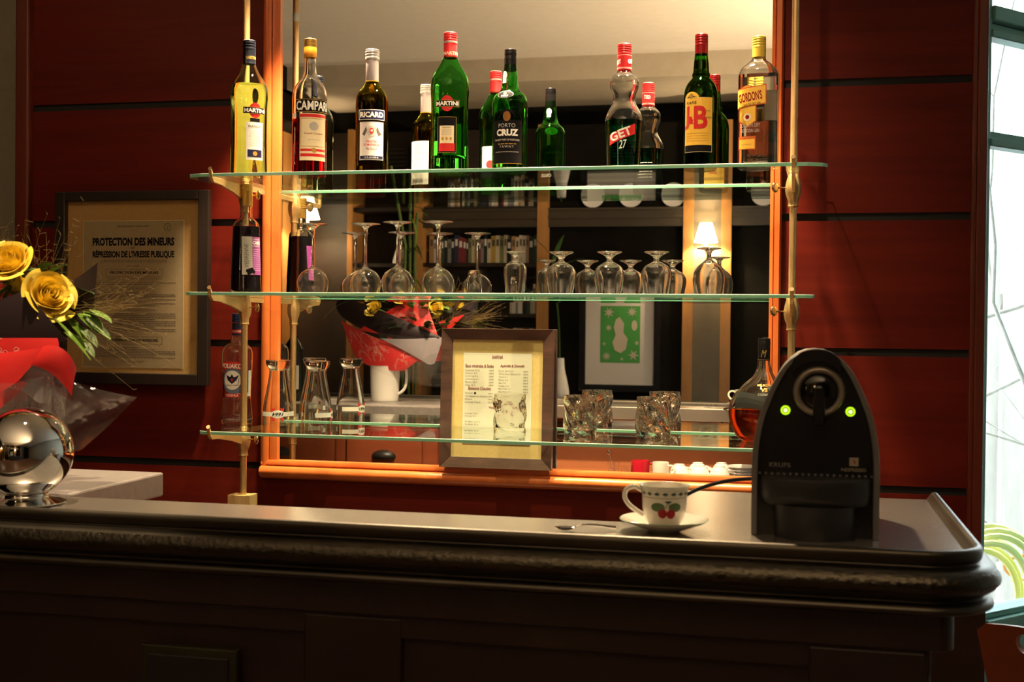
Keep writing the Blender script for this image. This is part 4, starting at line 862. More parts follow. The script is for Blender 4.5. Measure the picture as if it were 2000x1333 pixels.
# ================================================================== GLASSES
def stem_profile(outer, th, zi, H):
    out = catmull(outer, 4); inner = [(max(r-th, 0.0), z) for r, z in out if z >= zi]
    return [(0, 0)] + out + [(out[-1][0]-th*0.5, H+0.0006)] + inner[::-1] + [(inner[0][0]*0.5, zi-0.002), (0, zi-0.003)]
def upturned(name, prof, loc, H, label, cat, group, seg=48, mat=g_thinclear):
    """glass standing on its rim; profile given foot first, flipped"""
    t = thing(name, loc, label, cat, 0, group)
    mtx = Matrix.Translation((0, 0, H)) @ Matrix.Rotation(pi, 4, 'X'); b = MB(); b.lathe(prof, mat, seg, mat=mtx); b.build(name.split('_')[0]+'_bowl' if False else 'bowl_and_stem', t, angle=50, fix=True)
    return t
WG = [(0.0375, 0.0008), (0.0385, 0.0015), (0.036, 0.0030), (0.018, 0.0055), (0.0085, 0.010), (0.0055, 0.018), (0.0042, 0.035), (0.0040, 0.075), (0.0045, 0.105), (0.0065, 0.114), (0.014, 0.119), (0.026, 0.126), (0.036, 0.137), (0.0410, 0.150), (0.0415, 0.160), (0.039, 0.173), (0.0345, 0.186)]
pr = stem_profile(WG, 0.0011, 0.120, 0.186)
wg = upturned('wine_glass', pr, (-1.248, -0.165, SH[1]), 0.187, 'upturned wine glass alone at the left end of the middle shelf', 'wine glass', 'upturned wine glasses on the middle shelf')
for loc, lab in (((-1.106, -0.155, SH[1]), 'upturned wine glass, leftmost of the close trio on the middle shelf'), ((-1.003, -0.20, SH[1]), 'upturned wine glass in the middle of the close trio on the middle shelf'), ((-0.894, -0.204, SH[1]), 'upturned wine glass beside the small shot glass')):
    dup(wg, loc, 10, lab)
GB = [(0.0300, 0.0010), (0.0310, 0.0020), (0.029, 0.0040), (0.019, 0.0075), (0.0105, 0.0135), (0.0072, 0.0190), (0.0085, 0.0250), (0.017, 0.0300), (0.028, 0.0370), (0.0352, 0.0470), (0.0378, 0.0570), (0.0372, 0.0680), (0.0335, 0.087), (0.0290, 0.108)]
gb = upturned('goblet', stem_profile(GB, 0.0020, 0.033, 0.108), (-0.575, -0.204, SH[1]), 0.109, 'upturned short stemmed goblet just right of the narrow glass', 'goblet', 'upturned goblets on the middle shelf')
dup(gb, (-0.454, -0.204, SH[1]), 20, 'upturned short stemmed goblet in the middle of the three matching goblets')
dup(gb, (-0.338, -0.204, SH[1]), 40, 'upturned short stemmed goblet next to the rounder balloon glass')
SG = [(0.0250, 0.0010), (0.0260, 0.0020), (0.024, 0.0038), (0.014, 0.0065), (0.0075, 0.0120), (0.0062, 0.0180), (0.0090, 0.0240), (0.018, 0.0290), (0.0255, 0.0360), (0.0285, 0.0460), (0.0285, 0.0600), (0.0265, 0.082), (0.0232, 0.109)]
upturned('stemmed_glass', stem_profile(SG, 0.0020, 0.031, 0.109), (-0.692, -0.204, SH[1]), 0.110, 'narrow upturned short stemmed glass between shot glass and goblets', 'glass', None)
BG = [(0.0285, 0.0010), (0.0295, 0.0020), (0.027, 0.0034), (0.013, 0.0060), (0.0068, 0.0110), (0.0055, 0.0190), (0.0070, 0.0270), (0.014, 0.0340), (0.026, 0.0440), (0.0350, 0.0570), (0.0388, 0.0720), (0.0385, 0.0860), (0.0360, 0.102), (0.0325, 0.116)]
upturned('balloon_glass', stem_profile(BG, 0.0014, 0.036, 0.116), (-0.211, -0.204, SH[1]), 0.117, 'rounder upturned balloon glass, rightmost glass on the middle shelf', 'glass', None)
t = thing('shot_glass', (-0.795, -0.217, SH[1]), 'small upturned shot glass on the middle shelf', 'shot glass')
b = MB(); b.lathe([(0, 0.0615), (0.012, 0.0615), (0.0138, 0.0595), (0.0175, 0.040), (0.0222, 0.0), (0.0208, 0.0), (0.0162, 0.038), (0.0125, 0.050), (0.0, 0.0505)][::-1], g_clear, 40); b.build('glass_body', t, angle=40, fix=True)
# upside-down beer glasses with the 1664 band
def beer(loc, rz, label):
    t = thing('beer_glass', loc, label, 'beer glass', rz, 'upturned waisted beer glasses on the bottom shelf')
    o_ = catmull(mm([(40.5, 0), (41, 12), (40.8, 35), (38.5, 58), (32, 92), (26.5, 122), (24, 142), (24.5, 150), (29, 157), (33, 165), (34, 174)]), 5)
    i_ = [(r-0.0022, z) for r, z in o_ if z < 0.148]
    b = MB(); b.lathe([(0.0, 0.148)] + [(i_[-1][0]*0.7, 0.148)] + i_[::-1] + [(0.0395, -0.0)] + [(r, z) for r, z in o_] + [(0.032, 0.1752), (0.030, 0.1735), (0, 0.172)], g_clear, 48); b.build('glass_body', t, angle=45, fix=True)
    sf = lambda u, v, off: Vector(((rad_at(o_, v)+off)*sin(u/rad_at(o_, v)), -(rad_at(o_, v)+off)*cos(u/rad_at(o_, v)), v))
    d = Decal(sf); d.rect(-0.064, 0.026, 0.064, 0.038, m_white, 1)
    for u, v in ((-0.012, 0.044), (0.012, 0.044), (-0.012, 0.020), (0.012, 0.020)): d.fan([(u-0.004, v-0.006), (u+0.004, v-0.006), (u+0.005, v+0.006), (u, v+0.002), (u-0.005, v+0.006)], m_red, 1)
    d.ell(0, 0.032, 0.019, 0.0105, m_white, 2); d.text('1664', 0.0, 0.0265, 0.030, 0.010, m_ink, 3, bold=0.02, shear=0.3, flip=True); d.build('printed_band', t); return t
beer((-1.358, -0.132, SH[2]), 22, 'upturned waisted beer glass with the red emblem showing, next to the vodka bottle')
beer((-1.247, -0.132, SH[2]), 105, 'upturned waisted beer glass turned so only the white band shows, second from the vodka')
# wavy tumblers
def tumbler(x, y, seed, rz, label):
    rn = random.Random(seed); t = thing('wavy_tumbler', (x, y, SH[2]), label, 'tumbler', rz, 'wavy thick glass tumblers on the bottom shelf')
    ph = [(rn.uniform(0, 6.28), rn.choice((2, 3, 4, 5)), rn.uniform(0, 6.28), rn.uniform(40, 110)) for _ in range(7)]
    def wob(a, z, amp):
        env = min(1, max(0, (z-0.006)/0.012))*min(1, max(0, (0.092-z)/0.012)); return amp*env*sum(sin(k*a+p+z*f+q) for p, k, q, f in ph)/3.0
    seg, H = 64, 0.099; rows = 30; vs = []; fs = []; rings = []
    zs = [H*i/rows for i in range(rows+1)]
    for z in zs: rings.append([Vector(((0.0415+wob(2*pi*i/seg, z, 0.0042))*sin(2*pi*i/seg), -(0.0415+wob(2*pi*i/seg, z, 0.0042))*cos(2*pi*i/seg), z)) for i in range(seg)])
    for z in zs[::-1]:
        if z < 0.012: continue
        rings.append([Vector(((0.0375+wob(2*pi*i/seg+0.6, z*1.1, 0.0022))*sin(2*pi*i/seg), -(0.0375+wob(2*pi*i/seg+0.6, z*1.1, 0.0022))*cos(2*pi*i/seg), z)) for i in range(seg)])
    for r in rings: vs += r
    n = len(rings)
    for k in range(n-1):
        for i in range(seg): j = (i+1) % seg; fs.append((k*seg+i, k*seg+j, (k+1)*seg+j, (k+1)*seg+i))
    c0 = len(vs); vs += [Vector((0, 0, 0.001)), Vector((0, 0, zs[4]-0.001))]
    for i in range(seg): j = (i+1) % seg; fs.append((c0, j, i)); fs.append((c0+1, (n-1)*seg+i, (n-1)*seg+j))
    b = MB(); b.add(vs, fs, g_tumbler); b.build('glass_body', t, angle=80, fix=True)
tumbler(-0.717, -0.14, 3, 0, 'wavy glass tumbler standing in front of the framed menu')
tumbler(-0.534, -0.14, 8, 30, 'wavy glass tumbler just right of the framed menu')
tumbler(-0.349, -0.14, 21, 70, 'wavy glass tumbler nearest the coffee machine, third from the left')

# ================================================================== ON THE BAR
# ---- coffee machine
cm = thing('coffee_machine', (0.027, -1.416, ZB), 'black and grey arched capsule coffee machine with two lit green buttons', 'coffee machine')
m_cmg = P('machine_grey', (0.16, 0.15, 0.145), 0.38, 0.3); m_cmb = P('machine_black', (0.006, 0.006, 0.007), 0.25, 0, 0.5); m_cmt = P('machine_satin_black', (0.018, 0.018, 0.020), 0.40, 0, 0.5)
m_cmr = P('machine_ring', (0.30, 0.26, 0.21), 0.30, 0.5)
SIL = [(0.0890, 0.0), (0.0892, 0.060), (0.0888, 0.110), (0.0860, 0.140), (0.0800, 0.170), (0.0700, 0.198), (0.0600, 0.220), (0.0490, 0.240), (0.0370, 0.254)]
def sil(inset=0.0, top=0.268, closed_top=True):
    R_ = catmull([(max(x-inset, 0), z) for x, z in SIL], 4); L_ = [(-x, z) for x, z in R_]
    arch_ = [(0.030*cos(t), 0.254-inset+(top-0.254)*sin(t)) for t in []]
    a = R_ + ([(0.026*1, top-0.006-inset), (0.013, top-0.001-inset), (0, top-inset), (-0.013, top-0.001-inset), (-0.026, top-0.006-inset)] if closed_top else []) + L_[::-1]
    return a
b = MB(); outer = sil(0); inner = sil(0.0085, 0.262)
n = len(outer)
def ringprism(mb, A, B_, y0, y1, m):
    n = len(A); vs = [Vector((x, y0, z)) for x, z in A] + [Vector((x, y0, z)) for x, z in B_] + [Vector((x, y1, z)) for x, z in A] + [Vector((x, y1, z)) for x, z in B_]
    fs = []
    for i in range(n-1):
        j = i+1; fs += [(i, n+i, n+j, j), (2*n+i, 2*n+j, 3*n+j, 3*n+i), (i, j, 2*n+j, 2*n+i), (n+i, 3*n+i, 3*n+j, n+j)]
    fs += [(0, 2*n, 3*n, n), (n-1, 2*n-1, 4*n-1, 3*n-1)]
    mb.add(vs, fs, m)
SK = [i for i in range(n)]
ringprism(b, outer, inner, -0.004, 0.235, m_cmg); b.build('side_shell', cm, angle=35, fix=True, bevel=0.0012)
b = MB(); b.prism(sil(0.0080, 0.2622)[::-1], 0.004, 0.230, m_cmb); b.build('front_panel', cm, angle=35, fix=True)
b = MB()   # carrying handle arch on top
pts = [(-0.034, 0.250), (-0.030, 0.258), (-0.018, 0.2665), (0, 0.2695), (0.018, 0.2665), (0.030, 0.258), (0.034, 0.250)]; pts = catmull(pts, 4)
low = [(x*0.96, z-0.017) for x, z in pts]
ringprism(b, pts, low, -0.007, 0.06, m_cmb); b.build('top_handle', cm, angle=40, fix=True)
b = MB(); b.lathe(catmull([(0.0262, 0.0), (0.0275, 0.005), (0.0315, 0.0072), (0.0352, 0.005), (0.0365, 0.0)], 4), m_cmr, 64, mat=Matrix.Translation((0.004, 0.004, 0.2085)) @ Matrix.Rotation(RAD(90), 4, 'X')); b.build('ring', cm)
b = MB(); b.lathe(catmull([(0.0262, 0.0), (0.024, 0.0045), (0.014, 0.0085), (0.0, 0.010)], 4), P('smoked_dome', (0.004, 0.004, 0.004), 0.04, 0, 0.6), 48, mat=Matrix.Translation((0.004, 0.004, 0.2085)) @ Matrix.Rotation(RAD(90), 4, 'X')); b.build('dome', cm)
b = MB(); b.prism([(-0.0035, 0.162), (0.0115, 0.162), (0.0125, 0.190), (0.0115, 0.213), (0.0090, 0.218), (-0.0010, 0.218), (-0.0035, 0.213), (-0.0045, 0.190)][::-1], -0.020, 0.003, m_cmb); b.build('lever', cm, smooth=False, bevel=0.003)
m_lit = P('button_lit', (0.1, 0.2, 0.0), 0.4, emis=(0.50, 0.88, 0.01), es=1.2); m_litc = P('button_core', (0.3, 0.3, 0.1), 0.4, emis=(0.75, 1.0, 0.35), es=1.6)
for x in (-0.0425, 0.0480):
    c_ = Matrix.Translation((x, 0.0035, 0.181)) @ Matrix.Rotation(RAD(90), 4, 'X')
    b = MB(); b.lathe([(0.0038, 0.001), (0.0038, 0.0022), (0.0066, 0.0022), (0.0068, 0.0)], m_lit, 32, mat=c_); o = b.build('button', cm)
    b = MB(); b.lathe([(0.0, 0.0024), (0.0026, 0.0024), (0.0030, 0.0006)], m_litc, 24, mat=c_); b.build('button_core', o)
    b = MB(); b.lathe([(0.0028, 0.0026), (0.0040, 0.0026)], m_ink, 24, mat=c_); b.build('button_ring', o)
Decal.curved = False
m_logo = P('logo_grey', (0.16, 0.155, 0.14), 0.4, 0.3); m_logo2 = P('logo_tan', (0.32, 0.27, 0.20), 0.4)
d = Decal(flat_surf((0, 0.0038, 0), (1, 0, 0), (0, -1, 0)), 0.0004); d.text('KRUPS', -0.0495, 0.0985, 0.030, 0.0065, m_logo, 1, bold=0.035, space=1.1)
d.build('maker_lettering', cm); d = Decal(flat_surf((0, 0.0038, 0), (1, 0, 0), (0, -1, 0)), 0.0004); d.rect(0.0475, 0.1035, 0.0600, 0.1155, m_logo2, 1); d.fan([(0.0515, 0.1125), (0.0540, 0.1105), (0.0545, 0.1135), (0.0560, 0.1085), (0.0550, 0.1055), (0.0535, 0.1090)], m_dkred, 2); d.text('NESPRESSO', 0.0535, 0.0955, 0.034, 0.0048, m_logo2, 1, bold=0.01); d.build('logo', cm)
b = MB()
for i in range(19):
    x = -0.078+0.0087*i; b.box((x-0.0016, 0.0020, 0.0875), (x+0.0016, 0.0039, 0.0905), m_cmg)
b.build('vent_dots', cm, smooth=False)
def dring(rx, ry, z, k=24): return [Vector((rx*cos(pi+pi*i/k), 0.012 - ry*abs(sin(pi*i/k))**0.8, z)) for i in range(k+1)]
def dloft(name, rows, m):
    vs = []; fs = []; k = 25
    for rx, ry, z in rows: vs += dring(rx, ry, z)
    for a in range(len(rows)-1):
        for i in range(k-1): fs.append((a*k+i, a*k+i+1, (a+1)*k+i+1, (a+1)*k+i))
    fs.append(tuple(range(k))); fs.append(tuple(reversed(range((len(rows)-1)*k, len(rows)*k))))
    b = MB(); b.add(vs, fs, m); return b.build(name, cm, angle=35, fix=True)
dloft('drip_tray', [(0.066, 0.040, 0.0465), (0.0745, 0.046, 0.0475), (0.0775, 0.050, 0.053), (0.0782, 0.052, 0.062), (0.0785, 0.0525, 0.078), (0.0775, 0.052, 0.0835), (0.0750, 0.050, 0.0855)], m_cmt)
dloft('capsule_container', [(0.0560, 0.056, 0.0), (0.0575, 0.058, 0.004), (0.0585, 0.058, 0.03), (0.060, 0.056, 0.0475)], m_cmt)
pth = catmull([(0.02, -1.185, ZB+0.030), (-0.03, -1.17, ZB+0.050), (-0.10, -1.19, ZB+0.050), (-0.16, -1.24, ZB+0.036), (-0.20, -1.30, ZB+0.012), (-0.24, -1.34, ZB+0.006), (-0.262, -1.362, ZB-0.01), (-0.265, -1.372, ZB-0.10)], 5)
b = MB(); b.tube(pth, 0.0033, m_blackgloss, 10); o = b.build('power_cord', cm); o.matrix_parent_inverse = Matrix.Translation(-Vector(cm.location))
# ---- cup, saucer, spoon
CX, CY_ = -0.187, -1.425
sc = thing('saucer', (CX, CY_, ZB), 'cream saucer with pale green rim under the cherry teacup', 'saucer')
b = MB(); m_grn = P('rim_green', (0.30, 0.50, 0.36), 0.2)
wavy = lambda r, t: (r*(1+0.012*cos(6*t)*(r/0.065)**3)*sin(t), -r*(1+0.012*cos(6*t)*(r/0.065)**3)*cos(t))
b.lathe(catmull([(0, 0.003), (0.020, 0.003), (0.022, 0.0), (0.026, 0.002), (0.042, 0.008), (0.058, 0.014), (0.0640, 0.0175)], 4), m_china, 64, wavy); b.lathe([(0.0640, 0.0175), (0.0655, 0.0185), (0.0642, 0.0192)], m_grn, 64, wavy)
b.lathe(catmull([(0.0642, 0.0192), (0.056, 0.0160), (0.040, 0.0105), (0.026, 0.0062), (0.022, 0.0060), (0, 0.0062)], 4), m_china, 64, wavy); b.build('dish', sc, angle=50)
cp = thing('teacup', (CX, CY_, ZB+0.0063), 'cream teacup painted with two red cherries and a green leaf border', 'cup', 14)
CP = catmull([(0.019, 0.0), (0.0205, 0.002), (0.0235, 0.005), (0.0280, 0.013), (0.0315, 0.026), (0.0325, 0.040), (0.0330, 0.050), (0.0350, 0.057), (0.0372, 0.0615)], 5)
b = MB(); b.lathe([(0, 0.002), (0.016, 0.002)] + CP, m_china, 64); b.lathe([(0.0372, 0.0615), (0.0374, 0.0622), (0.0368, 0.0622)], m_grn, 64); b.lathe([(0.0368, 0.0622)] + [(r-0.002, z) for r, z in CP[::-1] if z > 0.006] + [(0, 0.006)], m_china, 64); b.build('bowl', cp, angle=50)
b = MB(); pts = catmull([(-0.0325, 0, 0.052), (-0.044, 0, 0.0575), (-0.0555, 0, 0.053), (-0.0590, 0, 0.042), (-0.053, 0, 0.031), (-0.041, 0, 0.0220), (-0.0300, 0, 0.0160)], 5); b.tube(pts, [0.0036]*len(pts), m_china, 12); o = b.build('handle', cp); o.rotation_euler.z = RAD(-16)
Decal.curved = True
sf = lambda u, v, off: Vector(((rad_at(CP, v)+off)*sin(u/0.0325), -(rad_at(CP, v)+off)*cos(u/0.0325), v))
m_leafp = P('painted_leaf', (0.09, 0.16, 0.06), 0.3); m_cher = P('painted_cherry', (0.36, 0.015, 0.02), 0.25); m_bor = P('painted_border', (0.03, 0.07, 0.06), 0.3); m_olv = P('painted_line', (0.22, 0.20, 0.10), 0.3)
d = Decal(sf, 0.00015)
for i in range(17):
    u = -0.100+0.0120*i; d.fan([(u-0.004, 0.0515), (u, 0.0540), (u+0.0045, 0.0515), (u, 0.0490)], m_bor, 1); d.fan([(u+0.001, 0.0555), (u+0.005, 0.0515), (u+0.001, 0.0478), (u+0.003, 0.0515)], m_leafp, 2)
d.rect(-0.100, 0.0452, 0.100, 0.0460, m_olv, 1); d.rect(-0.100, 0.0562, 0.100, 0.0566, m_grn, 1)
d.ell(-0.0145, 0.0325, 0.0105, 0.0065, m_leafp, 1); d.ell(0.0115, 0.0325, 0.0100, 0.0065, m_leafp, 1); d.ell(-0.0075, 0.0235, 0.0068, 0.0070, m_cher, 2); d.ell(0.0055, 0.0230, 0.0068, 0.0070, m_cher, 3)
d.fan([(-0.0045, 0.030), (-0.0035, 0.030), (0.0015, 0.0395), (0.0005, 0.0398)], m_leafp, 3); d.fan([(0.0045, 0.030), (0.0055, 0.030), (0.0018, 0.0395), (0.0008, 0.0395)], m_leafp, 3); d.ell(0.001, 0.0405, 0.005, 0.0015, m_bor, 3); d.build('painted_decor', cp)
sp = thing('teaspoon', (-0.325, -1.475, ZB+0.002), 'small steel teaspoon lying on the zinc left of the saucer', 'spoon', 22)
b = MB()
def spoon_s(a, c):
    x = -0.016+0.034*a; w = 0.0105*math.sqrt(max(0.0, 1-((a-0.48)/0.52)**2)); y = (c-0.5)*2*w; dz = -0.0045*(1-((a-0.48)/0.52)**2)*(1-((c-0.5)*2)**2)
    return Vector((x, y, 0.0055+dz))
b.grid(spoon_s, 16, 10, m_chrome); b.grid(lambda a, c: spoon_s(a, c)-Vector((0, 0, 0.0007)), 16, 10, m_chrome, True); b.build('bowl', sp)
b = MB(); pts = catmull([(0.016, 0, 0.0055), (0.026, 0, 0.0085), (0.045, 0, 0.0075), (0.075, 0, 0.0035)], 4); b.tube(pts, [0.0014 + 0.0010*(i/len(pts))**2 for i in range(len(pts))], m_chrome, 8); b.build('handle', sp)
# ---- chrome sphere
cb = thing('chrome_sphere', (-1.223, -1.450, ZB), 'polished chrome sphere on a round foot at the left end of the bar', 'chrome sphere')
b = MB(); b.lathe([(0, 0.001), (0.058, 0.001), (0.062, 0.002), (0.062, 0.004), (0.052, 0.0075), (0.038, 0.0105), (0.034, 0.014), (0.034, 0.018), (0, 0.018)], m_chrome, 64); b.build('foot', cb, angle=50)
R_ = 0.0735; b = MB(); b.lathe([(R_*sin(pi*i/48), 0.0845-R_*cos(pi*i/48)) for i in range(4, 49)][::1], m_chrome, 80); b.build('sphere', cb)

# ================================================================== BOUQUET AND JUG (left)
jg = thing('jug', (-1.535, -1.285, ZB+0.004), 'white plastic jug holding the bouquet on the stone worktop', 'jug')
b = MB(); pr = catmull([(0.050, 0.0), (0.052, 0.004), (0.054, 0.03), (0.056, 0.09), (0.057, 0.132), (0.059, 0.136)], 3)
b.lathe([(0, 0)] + pr + [(r-0.0025, z) for r, z in pr[::-1] if z > 0.004] + [(0, 0.006)], m_chinaw, 48); b.build('body', jg, angle=50)
b = MB(); pts = catmull([(0.055, 0, 0.122), (0.072, 0, 0.130), (0.084, 0, 0.120), (0.086, 0, 0.080), (0.078, 0, 0.048), (0.055, 0, 0.028)], 5); b.tube(pts, 0.0055, m_chinaw, 10); b.build('handle', jg)
bq = thing('bouquet', (-1.52, -1.29, ZB+0.10), 'bouquet of yellow roses wrapped in red, purple and clear film, standing in the white jug', 'bouquet')
BQ = Vector(bq.location)
m_wd = P('paper_dark_purple', (0.018, 0.007, 0.011), 0.55); m_wr = P('paper_red', (0.62, 0.02, 0.02), 0.42); m_wg = P('paper_grey', (0.27, 0.24, 0.27), 0.6); m_print = P('print_pink', (0.80, 0.42, 0.38), 0.5)
m_cell = thin('cellophane', (0.97, 0.96, 0.95), 0.06, 1.5, bump=1.0, bsc=22, haze=0.015)
def bez(P9):
    P9 = [Vector(p) - BQ for p in P9]
    def f(u, v):
        B_ = lambda t: ((1-t)**2, 2*t*(1-t), t*t)
        bu, bv = B_(u), B_(v); r = Vector()
        for j in range(3):
            for i in range(3): r += P9[j*3+i]*bu[i]*bv[j]
        return r
    return f
def sheet(mb, P9, m, prt=None, nu=16, nv=12, seed=0):
    f = bez(P9)
    e = 1e-3
    def nrm(u, v):
        a = f(min(u+e, 1), v)-f(max(u-e, 0), v); c = f(u, min(v+e, 1))-f(u, max(v-e, 0)); n_ = a.cross(c); return n_.normalized() if n_.length > 0 else Vector((0, 1, 0))
    mb.grid(f, nu, nv, m)
    if prt:
        rn = random.Random(seed); Lu = (f(1, 0.5)-f(0, 0.5)).length; Lv = (f(0.5, 1)-f(0.5, 0)).length
        def strip(pl, w, closed=False):
            n = len(pl)
            for sgn in (1, -1):
                vs = []
                for i, (u, v) in enumerate(pl):
                    u2, v2 = pl[(i+1) % n] if (closed or i < n-1) else pl[i]; u1, v1 = pl[i-1] if (closed or i > 0) else pl[i]
                    du, dv = (u2-u1)*Lu, (v2-v1)*Lv; L = math.hypot(du, dv) or 1; pu, pq = -dv/L*w/Lu, du/L*w/Lv
                    for s_ in (1, -1):
                        uu, vv = min(max(u+pu*s_, 0), 1), min(max(v+pq*s_, 0), 1); vs.append(f(uu, vv)+nrm(uu, vv)*0.0006*sgn)
                mb.add(vs, [(2*i, 2*i+1, (2*i+3) % (2*n), (2*i+2) % (2*n)) for i in range(n if closed else n-1)], prt)
        for k in range(int(max(2, Lu*Lv/0.0020))):
            u, v, a = rn.uniform(0.08, 0.92), rn.uniform(0.1, 0.9), rn.uniform(0, 6.28); pl = []; cu = rn.choice((-1, 1))*rn.uniform(18, 34)
            for i in range(14): pl.append((min(max(u, 0.01), 0.99), min(max(v, 0.01), 0.99))); u += cos(a)*0.0045/Lu; v += sin(a)*0.0045/Lv; a += cu*0.0045
            strip(pl, 0.00045)
            for i in (3, 5, 8, 10, 13):
                cu0, cv0 = pl[i]; la = a + rn.uniform(-2.4, 2.4) + i; l_, w_ = 0.0095, 0.0040; lp = []
                for t in range(12):
                    th = 2*pi*t/12; x = l_*(0.5-0.5*cos(th)); y = w_*sin(th)*(1-0.25*cos(th)); lp.append((min(max(cu0+(x*cos(la)-y*sin(la))/Lu, 0.0), 1.0), min(max(cv0+(x*sin(la)+y*cos(la))/Lv, 0.0), 1.0)))
                strip(lp, 0.00042, True)
y1, y2 = -1.245, -1.03
b = MB()
sheet(b, [(-1.530, -1.355, 1.349), (-1.350, -1.400, 1.352), (-1.194, -1.380, 1.376), (-1.530, -1.355, 1.396), (-1.350, -1.400, 1.405), (-1.230, -1.390, 1.419), (-1.492, -1.355, 1.401), (-1.345, -1.390, 1.433), (-1.273, -1.380, 1.461)], m_wd)
sheet(b, [(-1.262, -1.315, 1.380), (-1.235, -1.315, 1.376), (-1.201, -1.300, 1.392), (-1.275, -1.315, 1.415), (-1.235, -1.300, 1.425), (-1.196, -1.295, 1.440), (-1.277, -1.310, 1.450), (-1.232, -1.300, 1.480), (-1.188, -1.300, 1.511)], m_wd)
sheet(b, [(-1.719, -1.300, 1.436), (-1.574, -1.230, 1.342), (-1.311, -1.250, 1.347), (-1.761, -1.300, 1.478), (-1.553, -1.210, 1.394), (-1.311, -1.240, 1.360), (-1.720, -1.290, 1.515), (-1.574, -1.240, 1.478), (-1.306, -1.250, 1.364)], m_wd)
b.build('purple_wrap', bq, angle=80)
b = MB()
sheet(b, [(-1.549, -1.365, 1.335), (-1.379, -1.410, 1.324), (-1.203, -1.390, 1.360), (-1.550, -1.355, 1.349), (-1.379, -1.410, 1.352), (-1.203, -1.390, 1.365), (-1.550, -1.355, 1.368), (-1.379, -1.405, 1.380), (-1.210, -1.385, 1.380)], m_wr, m_print, seed=3)
sheet(b, [(-1.530, -1.375, 1.272), (-1.359, -1.430, 1.238), (-1.267, -1.410, 1.308), (-1.530, -1.375, 1.307), (-1.359, -1.440, 1.308), (-1.235, -1.400, 1.349), (-1.530, -1.365, 1.349), (-1.369, -1.415, 1.340), (-1.212, -1.395, 1.367)], m_wr)
sheet(b, [(-1.244, -1.410, 1.335), (-1.202, -1.410, 1.331), (-1.180, -1.390, 1.284), (-1.234, -1.410, 1.349), (-1.187, -1.420, 1.354), (-1.177, -1.390, 1.309), (-1.226, -1.400, 1.367), (-1.176, -1.410, 1.375), (-1.177, -1.380, 1.328)], m_wr)
sheet(b, [(-1.631, -1.260, 1.384), (-1.490, -1.240, 1.358), (-1.316, -1.260, 1.360), (-1.552, -1.260, 1.447), (-1.458, -1.240, 1.431), (-1.342, -1.270, 1.420), (-1.421, -1.270, 1.510), (-1.400, -1.260, 1.506), (-1.376, -1.280, 1.499)], m_wr, m_print, seed=5)
sheet(b, [(-1.636, -1.260, 1.268), (-1.532, -1.230, 1.226), (-1.442, -1.240, 1.234), (-1.678, -1.270, 1.331), (-1.543, -1.210, 1.289), (-1.395, -1.230, 1.268), (-1.714, -1.290, 1.420), (-1.574, -1.230, 1.352), (-1.364, -1.240, 1.295)], m_wr, m_print, seed=8)
sheet(b, [(-1.295, -1.280, 1.373), (-1.285, -1.280, 1.384), (-1.274, -1.280, 1.394), (-1.316, -1.290, 1.415), (-1.279, -1.290, 1.410), (-1.248, -1.280, 1.420), (-1.332, -1.290, 1.420), (-1.279, -1.300, 1.433), (-1.222, -1.280, 1.447)], m_wr)
b.build('red_wrap', bq, angle=80)
b = MB(); sheet(b, [(-1.353, -1.230, 1.261), (-1.338, -1.230, 1.255), (-1.324, -1.240, 1.263), (-1.438, -1.220, 1.313), (-1.375, -1.220, 1.310), (-1.306, -1.240, 1.316), (-1.542, -1.230, 1.355), (-1.427, -1.220, 1.349), (-1.295, -1.250, 1.362)], m_wg); b.build('grey_wrap', bq, angle=80)
b = MB()
sheet(b, [(-1.510, -1.395, 1.214), (-1.320, -1.465, 1.182), (-1.202, -1.415, 1.194), (-1.510, -1.395, 1.270), (-1.320, -1.475, 1.261), (-1.182, -1.435, 1.247), (-1.492, -1.385, 1.303), (-1.323, -1.415, 1.340), (-1.226, -1.385, 1.321)], m_cell)
sheet(b, [(-1.211, -1.415, 1.194), (-1.188, -1.405, 1.186), (-1.171, -1.375, 1.192), (-1.235, -1.405, 1.261), (-1.163, -1.435, 1.247), (-1.125, -1.355, 1.237), (-1.231, -1.375, 1.321), (-1.167, -1.355, 1.293), (-1.091, -1.335, 1.281)], m_cell)
sheet(b, [(-1.699, -1.280, 1.295), (-1.512, -1.180, 1.205), (-1.343, -1.210, 1.179), (-1.741, -1.290, 1.358), (-1.512, -1.170, 1.279), (-1.291, -1.210, 1.263), (-1.782, -1.300, 1.436), (-1.532, -1.200, 1.358), (-1.275, -1.240, 1.352)], m_cell)
sheet(b, [(-1.469, -1.230, 1.226), (-1.364, -1.200, 1.169), (-1.296, -1.240, 1.174), (-1.437, -1.230, 1.263), (-1.343, -1.200, 1.232), (-1.285, -1.240, 1.242), (-1.395, -1.240, 1.295), (-1.333, -1.220, 1.295), (-1.274, -1.260, 1.305)], m_cell)
b.build('clear_film', bq, angle=80)
m_pet = noisy('rose_petal', (0.92, 0.66, 0.05), (0.95, 0.74, 0.12), 25, 0.5); m_lf = noisy('rose_leaf', (0.030, 0.075, 0.018), (0.06, 0.13, 0.028), 30, 0.6, spec=0.2); m_lf2 = P('fresh_leaf', (0.13, 0.24, 0.025), 0.6, spec=0.2)
